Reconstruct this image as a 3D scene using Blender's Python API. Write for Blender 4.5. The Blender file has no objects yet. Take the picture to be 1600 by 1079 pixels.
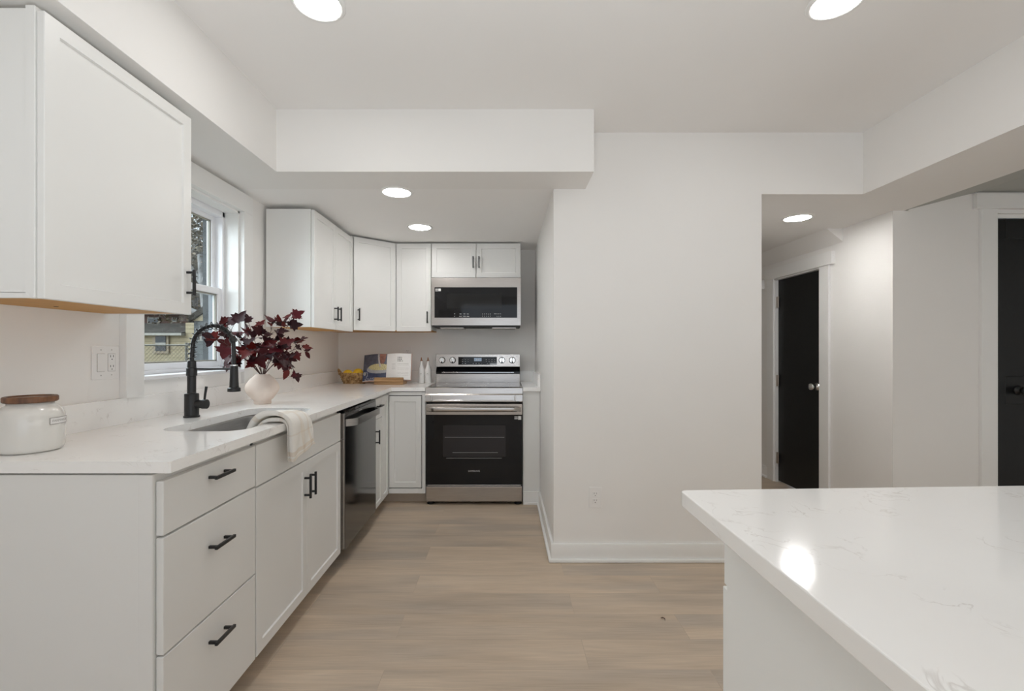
import bpy, bmesh, math, random
from mathutils import Vector, Matrix, noise
random.seed(7)
PI = math.pi
SC = bpy.context.scene
COL = SC.collection

# ------------------------------------------------------------------ camera
F = 720.0                                  # focal length in pixels of a 1600 px wide frame
cam_d = bpy.data.cameras.new('camera'); cam = bpy.data.objects.new('camera', cam_d); COL.objects.link(cam)
cam_d.sensor_fit = 'HORIZONTAL'; cam_d.sensor_width = 36.0; cam_d.lens = 36.0*F/1600.0
cam_d.shift_x = 12/1600.0; cam_d.shift_y = 6.5/1600.0
cam_d.clip_start = 0.02; cam_d.clip_end = 200
cam.location = (0, 0, 1.2); cam.rotation_euler = (PI/2, 0, 0)
SC.camera = cam

# ------------------------------------------------------------------ world, exposure
world = bpy.data.worlds.new('overcast_sky'); SC.world = world; world.use_nodes = True
bgn = world.node_tree.nodes['Background']
bgn.inputs[0].default_value = (0.80, 0.89, 1.0, 1); bgn.inputs[1].default_value = 1.3
SC.view_settings.view_transform = 'Standard'; SC.view_settings.look = 'None'
SC.view_settings.gamma = 1.0; SC.view_settings.use_curve_mapping = False
SC.view_settings.exposure = 0.045
SC.cycles.max_bounces = 16; SC.cycles.diffuse_bounces = 10; SC.cycles.glossy_bounces = 6; SC.cycles.transparent_max_bounces = 12
LAMP_WARM = (1.0, 0.982, 0.955, 1)
LAMP_L = 50.0                               # radiance of a downlight's lens

# unseen area lights added to even out the room's brightness
def fill_light(name, loc, rot, sx, sy, watts, col):
    d = bpy.data.lights.new(name, 'AREA'); d.shape = 'RECTANGLE'; d.size = sx; d.size_y = sy
    d.energy = watts; d.color = col
    o = bpy.data.objects.new(name, d); COL.objects.link(o); o.location = loc; o.rotation_euler = rot
    return o
fill_light('rear_fill', (0.6, -2.95, 1.3), (PI/2, 0, 0), 3.2, 1.9, 4, (0.92, 0.96, 1.0))  # added fill from behind, set at the rear wall's opening
# added uplight just below the camera that brightens the ceiling
fill_light('ceiling_fill', (0.0, 0.2, 0.95), (PI, 0, 0), 0.5, 0.5, 15.5, (0.90, 0.96, 1.0))
fill_light('side_fill', (4.36, -1.2, 1.35), (PI/2, 0, PI/2), 2.4, 1.3, 16, (1.0, 0.96, 0.90))  # added fill from the right room, where no window is modelled
# bright overcast daylight from the window side, very soft
sun_d = bpy.data.lights.new('overcast_sun', 'SUN'); sun_d.energy = 14.0; sun_d.angle = math.radians(110); sun_d.color = (0.86, 0.94, 1.0)
sun = bpy.data.objects.new('overcast_sun', sun_d); COL.objects.link(sun); sun.location = (-12, 2, 8)
sun.rotation_euler = Vector((0.90, 0.10, -0.42)).to_track_quat('-Z', 'Y').to_euler()

# ------------------------------------------------------------------ materials
def principled(name, col, rough=0.5, metal=0.0, spec=0.5, coat=0.0, aniso=0.0):
    m = bpy.data.materials.new(name); m.use_nodes = True
    b = m.node_tree.nodes['Principled BSDF']
    b.inputs['Base Color'].default_value = (*col, 1); b.inputs['Roughness'].default_value = rough
    b.inputs['Metallic'].default_value = metal; b.inputs['Specular IOR Level'].default_value = spec
    b.inputs['Coat Weight'].default_value = coat
    b.inputs['Anisotropic'].default_value = aniso
    return m
def nodes(m):
    return m.node_tree.nodes, m.node_tree.links, m.node_tree.nodes['Principled BSDF']
def mottled(name, c1, c2, scale, rough=0.5, bump=0.0, detail=6, stretch=(1, 1, 1), metal=0.0, spec=0.5, lo=0.35, hi=0.65, bscale=None):
    """noise between two colours in object space, with an optional bump"""
    m = principled(name, c1, rough, metal, spec); N, L, b = nodes(m)
    tc = N.new('ShaderNodeTexCoord'); mp = N.new('ShaderNodeMapping'); mp.inputs['Scale'].default_value = stretch
    L.new(tc.outputs['Object'], mp.inputs['Vector'])
    nz = N.new('ShaderNodeTexNoise'); nz.inputs['Scale'].default_value = scale; nz.inputs['Detail'].default_value = detail
    L.new(mp.outputs['Vector'], nz.inputs['Vector'])
    cr = N.new('ShaderNodeValToRGB'); cr.color_ramp.elements[0].position = lo; cr.color_ramp.elements[1].position = hi
    cr.color_ramp.elements[0].color = (*c1, 1); cr.color_ramp.elements[1].color = (*c2, 1)
    L.new(nz.outputs['Fac'], cr.inputs['Fac']); L.new(cr.outputs['Color'], b.inputs['Base Color'])
    if bump:
        n2 = N.new('ShaderNodeTexNoise'); n2.inputs['Scale'].default_value = bscale or scale*3; n2.inputs['Detail'].default_value = 4
        L.new(mp.outputs['Vector'], n2.inputs['Vector'])
        bp = N.new('ShaderNodeBump'); bp.inputs['Strength'].default_value = bump; bp.inputs['Distance'].default_value = 0.002
        L.new(n2.outputs['Fac'], bp.inputs['Height']); L.new(bp.outputs['Normal'], b.inputs['Normal'])
    return m
def col_attr(name, rough=0.5, spec=0.5):
    m = principled(name, (1, 1, 1), rough, spec=spec); N, L, b = nodes(m)
    a = N.new('ShaderNodeAttribute'); a.attribute_name = 'Col'
    L.new(a.outputs['Color'], b.inputs['Base Color'])
    return m

M = {}
M['wall'] = mottled('wall_paint', (0.855, 0.843, 0.826), (0.865, 0.853, 0.836), 2.0, 0.55, bump=0.08, bscale=90, spec=0.3)
M['ceil'] = mottled('ceiling_paint', (0.89, 0.88, 0.87), (0.90, 0.89, 0.88), 2.0, 0.75, bump=0.08, bscale=90, spec=0.2)
M['ceil_dim'] = principled('dim_ceiling', (0.46, 0.47, 0.45), 0.75, spec=0.2)  # dim light of the right room put into its ceiling colour
M['trim'] = principled('trim_paint', (0.86, 0.86, 0.85), 0.35)
M['cab'] = mottled('cabinet_lacquer', (0.80, 0.80, 0.785), (0.81, 0.81, 0.795), 1.5, 0.38)
M['cab_island_lit'] = principled('lit_island_lacquer', (0.88, 0.895, 0.89), 0.38)  # cabinet lacquer lightened and cooled in place of window light
M['underside'] = mottled('raw_maple', (0.50, 0.24, 0.035), (0.58, 0.29, 0.05), 14, 0.5, stretch=(6, 0.6, 6))
M['black'] = principled('black_metal', (0.012, 0.012, 0.013), 0.38)
M['gap'] = principled('dark_recess', (0.02, 0.02, 0.02), 0.7)
M['kick'] = mottled('toe_kick_board', (0.45, 0.38, 0.31), (0.50, 0.43, 0.35), 6, 0.5)
M['steel'] = mottled('brushed_steel', (0.46, 0.425, 0.395), (0.52, 0.485, 0.455), 60, 0.22, stretch=(0.15, 1, 8), metal=1.0)
M['steel'].node_tree.nodes['Principled BSDF'].inputs['Anisotropic'].default_value = 0.35
M['sinksteel'] = mottled('sink_steel', (0.40, 0.39, 0.38), (0.48, 0.47, 0.46), 60, 0.30, stretch=(1, 0.15, 8), metal=1.0)
M['darksteel'] = principled('dark_steel', (0.15, 0.15, 0.152), 0.12, 1.0)
M['chrome'] = principled('chrome', (0.75, 0.75, 0.75), 0.12, 1.0)
M['blackglass'] = principled('black_glass', (0.008, 0.008, 0.009), 0.04, spec=0.32)
M['ovenwin'] = principled('oven_window', (0.030, 0.028, 0.030), 0.06, spec=0.32)
M['mwwin'] = principled('microwave_window', (0.014, 0.014, 0.014), 0.06, spec=0.32)
M['cooktop'] = principled('cooktop_glass', (0.012, 0.012, 0.012), 0.05, spec=0.6)
M['mark'] = principled('printed_marks', (0.45, 0.45, 0.45), 0.5)
M['white'] = principled('white_plastic', (0.86, 0.85, 0.84), 0.3)
M['slot'] = principled('socket_slot', (0.05, 0.05, 0.05), 0.6)
M['greyprint'] = principled('grey_print', (0.30, 0.28, 0.26), 0.6)
M['glaze'] = principled('ivory_glaze', (0.74, 0.725, 0.69), 0.16, coat=0.4)
M['ceramic'] = principled('white_ceramic', (0.80, 0.79, 0.78), 0.25)
M['copper'] = principled('copper', (0.30, 0.13, 0.06), 0.4, 0.5)
M['acacia'] = mottled('acacia_wood', (0.10, 0.042, 0.020), (0.24, 0.11, 0.05), 14, 0.45, stretch=(4, 4, 1))
M['acacialight'] = mottled('acacia_sapwood', (0.52, 0.27, 0.08), (0.60, 0.33, 0.12), 14, 0.45)
M['standwood'] = mottled('stand_wood', (0.30, 0.16, 0.065), (0.52, 0.32, 0.15), 9, 0.45, stretch=(0.5, 5, 12))
M['vase'] = mottled('blush_clay', (0.80, 0.66, 0.57), (0.86, 0.75, 0.67), 7, 0.8, bump=0.7, bscale=45)
M['leaf'] = col_attr('burgundy_leaf', 0.5, 0.22)
M['stem'] = principled('dark_stem', (0.07, 0.03, 0.025), 0.6)
M['lemon'] = mottled('lemon_skin', (0.88, 0.56, 0.02), (0.93, 0.66, 0.04), 30, 0.4, bump=0.5, bscale=160)
M['wicker'] = mottled('seagrass', (0.24, 0.125, 0.045), (0.58, 0.39, 0.19), 45, 0.75, lo=0.38, hi=0.62)
M['page'] = col_attr('printed_page', 0.4)
M['paper'] = principled('page_block', (0.80, 0.78, 0.75), 0.7)
M['cover'] = principled('book_cover', (0.55, 0.30, 0.24), 0.5)
M['towel'] = col_attr('linen_towel', 0.9, 0.1)
M['doorblack'] = mottled('black_door_paint', (0.008, 0.0083, 0.0087), (0.010, 0.0103, 0.0107), 40, 0.32, spec=0.3, bump=0.1, bscale=120)
M['hinge'] = principled('brushed_nickel', (0.50, 0.44, 0.38), 0.35, 1.0)
M['vinyl'] = principled('white_vinyl', (0.84, 0.85, 0.88), 0.3)
M['vinyl_dimmed'] = principled('dimmed_vinyl', (0.16, 0.175, 0.195), 0.5)  # shade put into the white vinyl's colour against the strong sun
M['spacer'] = principled('glazing_spacer', (0.32, 0.31, 0.27), 0.5)
M['feet'] = principled('black_rubber', (0.01, 0.01, 0.01), 0.6)
# outdoors
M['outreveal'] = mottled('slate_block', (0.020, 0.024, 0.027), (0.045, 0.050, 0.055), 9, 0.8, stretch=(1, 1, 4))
M['siding'] = None
M['brick'] = None

def make_quartz():
    m = principled('white_quartz', (0.86, 0.85, 0.83), 0.10); N, L, b = nodes(m)
    tc = N.new('ShaderNodeTexCoord')
    def band(scale, detail, center, width, dist):
        nz = N.new('ShaderNodeTexNoise'); nz.inputs['Scale'].default_value = scale; nz.inputs['Detail'].default_value = detail
        nz.inputs['Distortion'].default_value = dist
        L.new(tc.outputs['Object'], nz.inputs['Vector'])
        a = N.new('ShaderNodeMath'); a.operation = 'SUBTRACT'; a.inputs[1].default_value = center; L.new(nz.outputs['Fac'], a.inputs[0])
        c = N.new('ShaderNodeMath'); c.operation = 'ABSOLUTE'; L.new(a.outputs[0], c.inputs[0])
        r = N.new('ShaderNodeMapRange'); r.inputs['From Min'].default_value = 0; r.inputs['From Max'].default_value = width
        r.inputs['To Min'].default_value = 1; r.inputs['To Max'].default_value = 0; L.new(c.outputs[0], r.inputs['Value'])
        return r.outputs[0]
    v = band(17, 5, 0.5, 0.020, 0.8)
    gate = N.new('ShaderNodeTexNoise'); gate.inputs['Scale'].default_value = 9.0; gate.inputs['Detail'].default_value = 3
    mp = N.new('ShaderNodeMapping'); mp.inputs['Location'].default_value = (3, 7, 1); L.new(tc.outputs['Object'], mp.inputs['Vector']); L.new(mp.outputs['Vector'], gate.inputs['Vector'])
    gr = N.new('ShaderNodeMapRange'); gr.inputs['From Min'].default_value = 0.53; gr.inputs['From Max'].default_value = 0.63; L.new(gate.outputs['Fac'], gr.inputs['Value'])
    mu = N.new('ShaderNodeMath'); mu.operation = 'MULTIPLY'; L.new(v, mu.inputs[0]); L.new(gr.outputs[0], mu.inputs[1])
    mu2 = N.new('ShaderNodeMath'); mu2.operation = 'MULTIPLY'; mu2.inputs[1].default_value = 0.34; L.new(mu.outputs[0], mu2.inputs[0])
    big = N.new('ShaderNodeTexNoise'); big.inputs['Scale'].default_value = 2.2; big.inputs['Detail'].default_value = 5; L.new(tc.outputs['Object'], big.inputs['Vector'])
    br = N.new('ShaderNodeValToRGB'); br.color_ramp.elements[0].position = 0.35; br.color_ramp.elements[1].position = 0.65
    br.color_ramp.elements[0].color = (0.925, 0.915, 0.90, 1); br.color_ramp.elements[1].color = (0.955, 0.95, 0.94, 1); L.new(big.outputs['Fac'], br.inputs['Fac'])
    mx = N.new('ShaderNodeMix'); mx.data_type = 'RGBA'; mx.inputs['B'].default_value = (0.42, 0.37, 0.33, 1)
    L.new(mu2.outputs[0], mx.inputs['Factor']); L.new(br.outputs['Color'], mx.inputs['A']); L.new(mx.outputs['Result'], b.inputs['Base Color'])
    return m
M['quartz'] = make_quartz()

def make_floor():
    m = principled('oak_plank', (0.4, 0.3, 0.2), 0.42, spec=0.35); N, L, b = nodes(m)
    tc = N.new('ShaderNodeTexCoord'); mp = N.new('ShaderNodeMapping'); mp.inputs['Location'].default_value = (0.45, 0.07, 0)
    L.new(tc.outputs['Object'], mp.inputs['Vector'])
    bk = N.new('ShaderNodeTexBrick'); bk.offset = 0.37; bk.offset_frequency = 2
    bk.inputs['Scale'].default_value = 1.0; bk.inputs['Mortar Size'].default_value = 0.0012; bk.inputs['Mortar Smooth'].default_value = 0.3
    bk.inputs['Brick Width'].default_value = 1.22; bk.inputs['Row Height'].default_value = 0.18; bk.inputs['Bias'].default_value = 0.0
    bk.inputs['Color1'].default_value = (0, 0, 0, 1); bk.inputs['Color2'].default_value = (1, 1, 1, 1); bk.inputs['Mortar'].default_value = (0.5, 0.5, 0.5, 1)
    L.new(mp.outputs['Vector'], bk.inputs['Vector'])
    # each plank shifts the grain
    ad = N.new('ShaderNodeVectorMath'); ad.operation = 'MULTIPLY_ADD'; ad.inputs[1].default_value = (7, 13, 5)
    L.new(bk.outputs['Color'], ad.inputs[0]); L.new(mp.outputs['Vector'], ad.inputs[2])
    def grain(sc, stretch, detail, dist=0.0):
        p = N.new('ShaderNodeMapping'); p.inputs['Scale'].default_value = stretch; L.new(ad.outputs['Vector'], p.inputs['Vector'])
        n = N.new('ShaderNodeTexNoise'); n.inputs['Scale'].default_value = sc; n.inputs['Detail'].default_value = detail; n.inputs['Distortion'].default_value = dist
        L.new(p.outputs['Vector'], n.inputs['Vector']); return n.outputs['Fac']
    g1 = grain(3.0, (0.55, 5.5, 1), 6, 0.6); g2 = grain(14, (0.5, 12, 1), 4)
    big = grain(2.2, (0.5, 2.2, 1), 2)
    c1 = N.new('ShaderNodeValToRGB'); c1.color_ramp.elements[0].position = 0.30; c1.color_ramp.elements[1].position = 0.70
    c1.color_ramp.elements[0].color = (0.535, 0.428, 0.323, 1); c1.color_ramp.elements[1].color = (0.625, 0.512, 0.398, 1)
    L.new(g1, c1.inputs['Fac'])
    c2 = N.new('ShaderNodeValToRGB'); c2.color_ramp.elements[0].position = 0.35; c2.color_ramp.elements[1].position = 0.7
    c2.color_ramp.elements[0].color = (0.91, 0.91, 0.91, 1); c2.color_ramp.elements[1].color = (1.04, 1.035, 1.03, 1); L.new(g2, c2.inputs['Fac'])
    c3 = N.new('ShaderNodeValToRGB'); c3.color_ramp.elements[0].position = 0.32; c3.color_ramp.elements[1].position = 0.55
    c3.color_ramp.elements[0].color = (0.78, 0.81, 0.86, 1); c3.color_ramp.elements[1].color = (1.02, 1.02, 1.02, 1); L.new(big, c3.inputs['Fac'])
    c4 = N.new('ShaderNodeMapRange'); c4.inputs['To Min'].default_value = 0.95; c4.inputs['To Max'].default_value = 1.04; L.new(bk.outputs['Color'], c4.inputs['Value'])
    def mul(a, bb):
        x = N.new('ShaderNodeMix'); x.data_type = 'RGBA'; x.blend_type = 'MULTIPLY'; x.inputs['Factor'].default_value = 1
        L.new(a, x.inputs['A']); L.new(bb, x.inputs['B']); return x.outputs['Result']
    c = mul(mul(mul(c1.outputs['Color'], c2.outputs['Color']), c3.outputs['Color']), c4.outputs[0])
    mx = N.new('ShaderNodeMix'); mx.data_type = 'RGBA'; mx.inputs['B'].default_value = (0.22, 0.165, 0.12, 1)
    mf = N.new('ShaderNodeMath'); mf.operation = 'MULTIPLY'; mf.inputs[1].default_value = 0.22; L.new(bk.outputs['Fac'], mf.inputs[0])
    L.new(mf.outputs[0], mx.inputs['Factor']); L.new(c, mx.inputs['A']); L.new(mx.outputs['Result'], b.inputs['Base Color'])
    bp = N.new('ShaderNodeBump'); bp.inputs['Strength'].default_value = 0.12; bp.inputs['Distance'].default_value = 0.002
    L.new(g2, bp.inputs['Height']); L.new(bp.outputs['Normal'], b.inputs['Normal'])
    return m
M['floor'] = make_floor()

def make_bricks(name, c1, c2, mortar, w, h, ms, swap=True):
    m = principled(name, c1, 0.8); N, L, b = nodes(m)
    tc = N.new('ShaderNodeTexCoord'); sx = N.new('ShaderNodeSeparateXYZ'); L.new(tc.outputs['Object'], sx.inputs[0])
    cb = N.new('ShaderNodeCombineXYZ'); L.new(sx.outputs['X'], cb.inputs['X']); L.new(sx.outputs['Z'], cb.inputs['Y'])
    bk = N.new('ShaderNodeTexBrick'); bk.inputs['Scale'].default_value = 1; bk.inputs['Brick Width'].default_value = w; bk.inputs['Row Height'].default_value = h
    bk.inputs['Mortar Size'].default_value = ms; bk.inputs['Color1'].default_value = (*c1, 1); bk.inputs['Color2'].default_value = (*c2, 1); bk.inputs['Mortar'].default_value = (*mortar, 1)
    L.new(cb.outputs[0], bk.inputs['Vector']); L.new(bk.outputs['Color'], b.inputs['Base Color'])
    return m
M['siding'] = make_bricks('cream_siding', (0.32, 0.268, 0.172), (0.335, 0.28, 0.18), (0.23, 0.19, 0.12), 30, 0.16, 0.012)
M['graysiding'] = make_bricks('grey_siding', (0.085, 0.092, 0.097), (0.09, 0.098, 0.10), (0.06, 0.065, 0.07), 30, 0.16, 0.012)
M['brick'] = make_bricks('red_brick', (0.095, 0.042, 0.030), (0.075, 0.037, 0.029), (0.08, 0.07, 0.06), 0.24, 0.085, 0.01)
M['shingle'] = mottled('grey_shingle', (0.026, 0.023, 0.019), (0.042, 0.038, 0.032), 5, 0.9, stretch=(1, 3, 3), spec=0.1)
M['outglass'] = principled('dark_window', (0.03, 0.034, 0.038), 0.25, spec=0.2)
M['outtrim'] = principled('tan_trim', (0.25, 0.20, 0.135), 0.6)
M['outwhite'] = principled('pale_trim', (0.28, 0.27, 0.24), 0.6)
M['ground'] = mottled('lawn', (0.06, 0.062, 0.035), (0.10, 0.09, 0.06), 3, 0.95)
M['wire'] = principled('galvanised_wire', (0.10, 0.095, 0.08), 0.6)
M['bark'] = mottled('bark', (0.10, 0.10, 0.10), (0.20, 0.20, 0.20), 8, 0.9, stretch=(1, 1, 0.3))
M['foliage'] = col_attr('tree_leaves', 0.8)

def glass_mat():
    m = bpy.data.materials.new('window_glass'); m.use_nodes = True
    N, L = m.node_tree.nodes, m.node_tree.links
    N.remove(N['Principled BSDF']); out = N['Material Output']
    t = N.new('ShaderNodeBsdfTransparent'); t.inputs[0].default_value = (0.93, 0.95, 0.94, 1)
    g = N.new('ShaderNodeBsdfGlossy'); g.inputs['Roughness'].default_value = 0.01
    lw = N.new('ShaderNodeLayerWeight'); pw = N.new('ShaderNodeMath'); pw.operation = 'POWER'; pw.inputs[1].default_value = 4
    L.new(lw.outputs['Facing'], pw.inputs[0])
    fr = N.new('ShaderNodeMath'); fr.operation = 'MULTIPLY_ADD'; fr.inputs[1].default_value = 0.6; fr.inputs[2].default_value = 0.03; L.new(pw.outputs[0], fr.inputs[0])
    mx = N.new('ShaderNodeMixShader'); L.new(fr.outputs[0], mx.inputs[0]); L.new(t.outputs[0], mx.inputs[1]); L.new(g.outputs[0], mx.inputs[2])
    L.new(mx.outputs[0], out.inputs[0]); return m
M['glass'] = glass_mat()
def lens_mat(k):
    m = principled('lit_lens', (0.9, 0.9, 0.9), 0.4); b = m.node_tree.nodes['Principled BSDF']
    b.inputs['Emission Color'].default_value = LAMP_WARM; b.inputs['Emission Strength'].default_value = LAMP_L*k
    return m
M['lens'] = lens_mat(0.76); M['lens_low'] = lens_mat(0.96); M['lens_hall'] = lens_mat(1.75)
def screen_mat():
    m = principled('clock_display', (0.01, 0.01, 0.01), 0.2); b = m.node_tree.nodes['Principled BSDF']
    b.inputs['Emission Color'].default_value = (0.5, 0.65, 0.85, 1); b.inputs['Emission Strength'].default_value = 0.35
    return m
M['clock'] = screen_mat()

# ------------------------------------------------------------------ helpers
def root_loc(o):
    v = Vector((0, 0, 0))
    while o is not None:
        v += o.location; o = o.parent
    return v
def obj(name, bm, mat, parent=None, smooth=False, loc=None, angle=35):
    """one mesh object; bm is in world coordinates"""
    if parent is not None: off = root_loc(parent)
    else:
        if loc is None: loc = (0, 0, 0)
        off = Vector(loc)
    bmesh.ops.recalc_face_normals(bm, faces=bm.faces)
    bmesh.ops.translate(bm, verts=bm.verts, vec=-off)
    me = bpy.data.meshes.new(name); bm.to_mesh(me); bm.free()
    for mm in (mat if isinstance(mat, (list, tuple)) else [mat]): me.materials.append(mm)
    o = bpy.data.objects.new(name, me); COL.objects.link(o)
    if smooth:
        me.polygons.foreach_set('use_smooth', [True]*len(me.polygons))
        if smooth != 'all': me.set_sharp_from_angle(angle=math.radians(angle))
    if parent is not None: o.parent = parent
    else: o.location = off
    return o
def tag(o, label, cat, group=None, kind=None):
    if label: o['label'] = label
    if cat: o['category'] = cat
    if group: o['group'] = group
    if kind: o['kind'] = kind
    return o
def thing(name, label, cat, loc, group=None):
    o = bpy.data.objects.new(name, None); COL.objects.link(o); o.location = loc; o.empty_display_size = 0.05
    return tag(o, label, cat, group)
def struct(name, bm, mat, parent=None, smooth=False, label=None):
    o = obj(name, bm, mat, parent, smooth)
    if parent is None: o['kind'] = 'structure'
    if label: o['label'] = label
    return o
def copy_tree(o, parent=None):
    c = o.copy(); COL.objects.link(c); c.parent = parent
    for ch in list(o.children): copy_tree(ch, c)
    return c
def merge(dst, src, mat=None):
    if mat is not None: bmesh.ops.transform(src, matrix=mat, verts=src.verts)
    me = bpy.data.meshes.new('tmp'); src.to_mesh(me); src.free(); dst.from_mesh(me); bpy.data.meshes.remove(me)
def box(bm, x0, x1, y0, y1, z0, z1, bev=0.0, seg=2, T=None, mi=0):
    b = bmesh.new(); bmesh.ops.create_cube(b, size=1.0)
    for v in b.verts:
        v.co = Vector(((x0+x1)/2+v.co.x*(x1-x0), (y0+y1)/2+v.co.y*(y1-y0), (z0+z1)/2+v.co.z*(z1-z0)))
    if bev > 0: bmesh.ops.bevel(b, geom=list(b.edges), offset=bev, segments=seg, profile=0.5, affect='EDGES')
    for f in b.faces: f.material_index = mi
    merge(bm, b, T); return bm
def nb(*a, **k): return box(bmesh.new(), *a, **k)
def lathe(bm, prof, seg=40, center=(0, 0, 0), T=None, cap=True, mi=0):
    b = bmesh.new(); rings = []
    for (r, z) in prof:
        if r < 1e-6: rings.append([b.verts.new((0, 0, z))])
        else: rings.append([b.verts.new((r*math.cos(2*PI*i/seg), r*math.sin(2*PI*i/seg), z)) for i in range(seg)])
    for a, c in zip(rings, rings[1:]):
        for i in range(seg):
            j = (i+1) % seg
            if len(a) == 1 and len(c) == 1: continue
            if len(a) == 1: b.faces.new((a[0], c[j], c[i]))
            elif len(c) == 1: b.faces.new((a[i], a[j], c[0]))
            else: b.faces.new((a[i], a[j], c[j], c[i]))
    if cap:
        for r in (rings[0], rings[-1]):
            if len(r) > 2: b.faces.new(r)
    for f in b.faces: f.material_index = mi
    if T is None: T = Matrix.Translation(center)
    merge(bm, b, T); return bm
def tube(bm, pts, rad, seg=10, cap=True, closed=False, mi=0):
    """tube along points; rad a number or a list"""
    pts = [Vector(p) for p in pts]; n = len(pts)
    if not isinstance(rad, (list, tuple)): rad = [rad]*n
    b = bmesh.new(); rings = []; prev = None
    for i, p in enumerate(pts):
        if closed: t = pts[(i+1) % n]-pts[i-1]
        else: t = pts[min(i+1, n-1)]-pts[max(i-1, 0)]
        t.normalize()
        if prev is None:
            a = Vector((0, 0, 1)) if abs(t.z) < 0.9 else Vector((1, 0, 0)); u = t.cross(a).normalized()
        else:
            u = (prev-t*prev.dot(t))
            u = u.normalized() if u.length > 1e-6 else t.orthogonal().normalized()
        prev = u; w = t.cross(u)
        rings.append([b.verts.new(p+(u*math.cos(2*PI*k/seg)+w*math.sin(2*PI*k/seg))*rad[i]) for k in range(seg)])
    m = n if closed else n-1
    for i in range(m):
        a, c = rings[i], rings[(i+1) % n]
        for k in range(seg):
            l = (k+1) % seg; b.faces.new((a[k], a[l], c[l], c[k]))
    if cap and not closed: b.faces.new(rings[0]); b.faces.new(rings[-1])
    for f in b.faces: f.material_index = mi
    merge(bm, b); return bm
def prism(bm, poly, z0, z1, bev=0.0, T=None):
    """polygon in XY extruded in Z"""
    b = bmesh.new(); lo = [b.verts.new((x, y, z0)) for x, y in poly]; hi = [b.verts.new((x, y, z1)) for x, y in poly]
    n = len(poly); b.faces.new(lo); b.faces.new(hi)
    for i in range(n):
        j = (i+1) % n; b.faces.new((lo[i], lo[j], hi[j], hi[i]))
    bmesh.ops.recalc_face_normals(b, faces=b.faces)
    if bev: bmesh.ops.bevel(b, geom=[e for e in b.edges], offset=bev, segments=2, profile=0.5, affect='EDGES')
    merge(bm, b, T); return bm
def frame(o, u, n):
    """local (u, n, up) -> world"""
    u = Vector(u).normalized(); n = Vector(n).normalized()
    return Matrix(((u.x, n.x, 0, o[0]), (u.y, n.y, 0, o[1]), (u.z, n.z, 1, o[2]), (0, 0, 0, 1)))
def cyl(bm, p0, p1, r, seg=20, mi=0): return tube(bm, [p0, p1], r, seg, mi=mi)
def rot_to(d):
    return Vector((0, 0, 1)).rotation_difference(Vector(d)).to_matrix().to_4x4()

def shaker(u0, u1, z0, z1, n0, t, T, stile=0.057, deep=0.007):
    """recessed-panel door in frame T, back at n0, front at n0+t"""
    b = nb(u0, u1, n0, n0+t, z0, z1, bev=0.0015, seg=1)
    ff = max(b.faces, key=lambda f: f.calc_center_median().y*1000+f.calc_area())
    bmesh.ops.inset_individual(b, faces=[ff], thickness=stile)
    bmesh.ops.inset_individual(b, faces=[ff], thickness=0.003, depth=0)
    bmesh.ops.translate(b, verts=ff.verts, vec=(0, -deep, 0))
    bmesh.ops.transform(b, matrix=T, verts=b.verts); return b
def slab(u0, u1, z0, z1, n0, t, T):
    b = nb(u0, u1, n0, n0+t, z0, z1, bev=0.002, seg=2); bmesh.ops.transform(b, matrix=T, verts=b.verts); return b
def pull(parent, uc, zc, n0, T, vertical, length=0.098, cc=0.076, out=0.032):
    b = bmesh.new(); h = length/2; w = 0.0048
    if vertical:
        box(b, uc-w, uc+w, n0+out-0.009, n0+out, zc-h, zc+h, bev=0.0012)
        for s in (-1, 1): box(b, uc-w*0.9, uc+w*0.9, n0, n0+out-0.006, zc+s*cc/2-w*0.9, zc+s*cc/2+w*0.9, bev=0.0008)
    else:
        box(b, uc-h, uc+h, n0+out-0.009, n0+out, zc-w, zc+w, bev=0.0012)
        for s in (-1, 1): box(b, uc+s*cc/2-w*0.9, uc+s*cc/2+w*0.9, n0, n0+out-0.006, zc-w*0.9, zc+w*0.9, bev=0.0008)
    bmesh.ops.transform(b, matrix=T, verts=b.verts)
    o = obj('handle', b, M['black'], parent, smooth=True); o['label'] = 'black bar handle'; return o
def text_mesh(name, s, size, T, mat, parent, depth=0.0004, align='CENTER'):
    """lettering as a thin mesh; T takes text x->x, y->y, z out"""
    c = bpy.data.curves.new(name, 'FONT'); c.body = s; c.size = size; c.extrude = depth; c.align_x = align; c.align_y = 'CENTER'
    o = bpy.data.objects.new(name, c); COL.objects.link(o)
    dg = bpy.context.evaluated_depsgraph_get(); me = bpy.data.meshes.new_from_object(o.evaluated_get(dg))
    bm = bmesh.new(); bm.from_mesh(me); bpy.data.objects.remove(o); bpy.data.meshes.remove(me)
    bmesh.ops.transform(bm, matrix=T, verts=bm.verts)
    return obj(name, bm, mat, parent)
def on_face(p, right, up):
    r = Vector(right).normalized(); u = Vector(up).normalized(); n = r.cross(u)
    return Matrix(((r.x, u.x, n.x, p[0]), (r.y, u.y, n.y, p[1]), (r.z, u.z, n.z, p[2]), (0, 0, 0, 1)))

# ------------------------------------------------------------------ room dimensions (metres)
XW, YB, XR, YF = -1.52, 4.22, 0.28, 2.62          # left wall, back wall, return wall, wall beside the hall
HC, HN, HH = 2.434, 2.113, 2.083                  # main ceiling, lowered kitchen ceiling, hall ceiling
XO0, XO1, XB1 = 1.463, 2.04, 2.54                 # hall opening and beam
XH, YH = 2.47, 2.93                               # hall right wall, wall beside right door
YR, YE, XE = -3.0, 6.5, 4.4
ZC0, ZC1 = 0.878, 0.908                           # worktop

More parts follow.
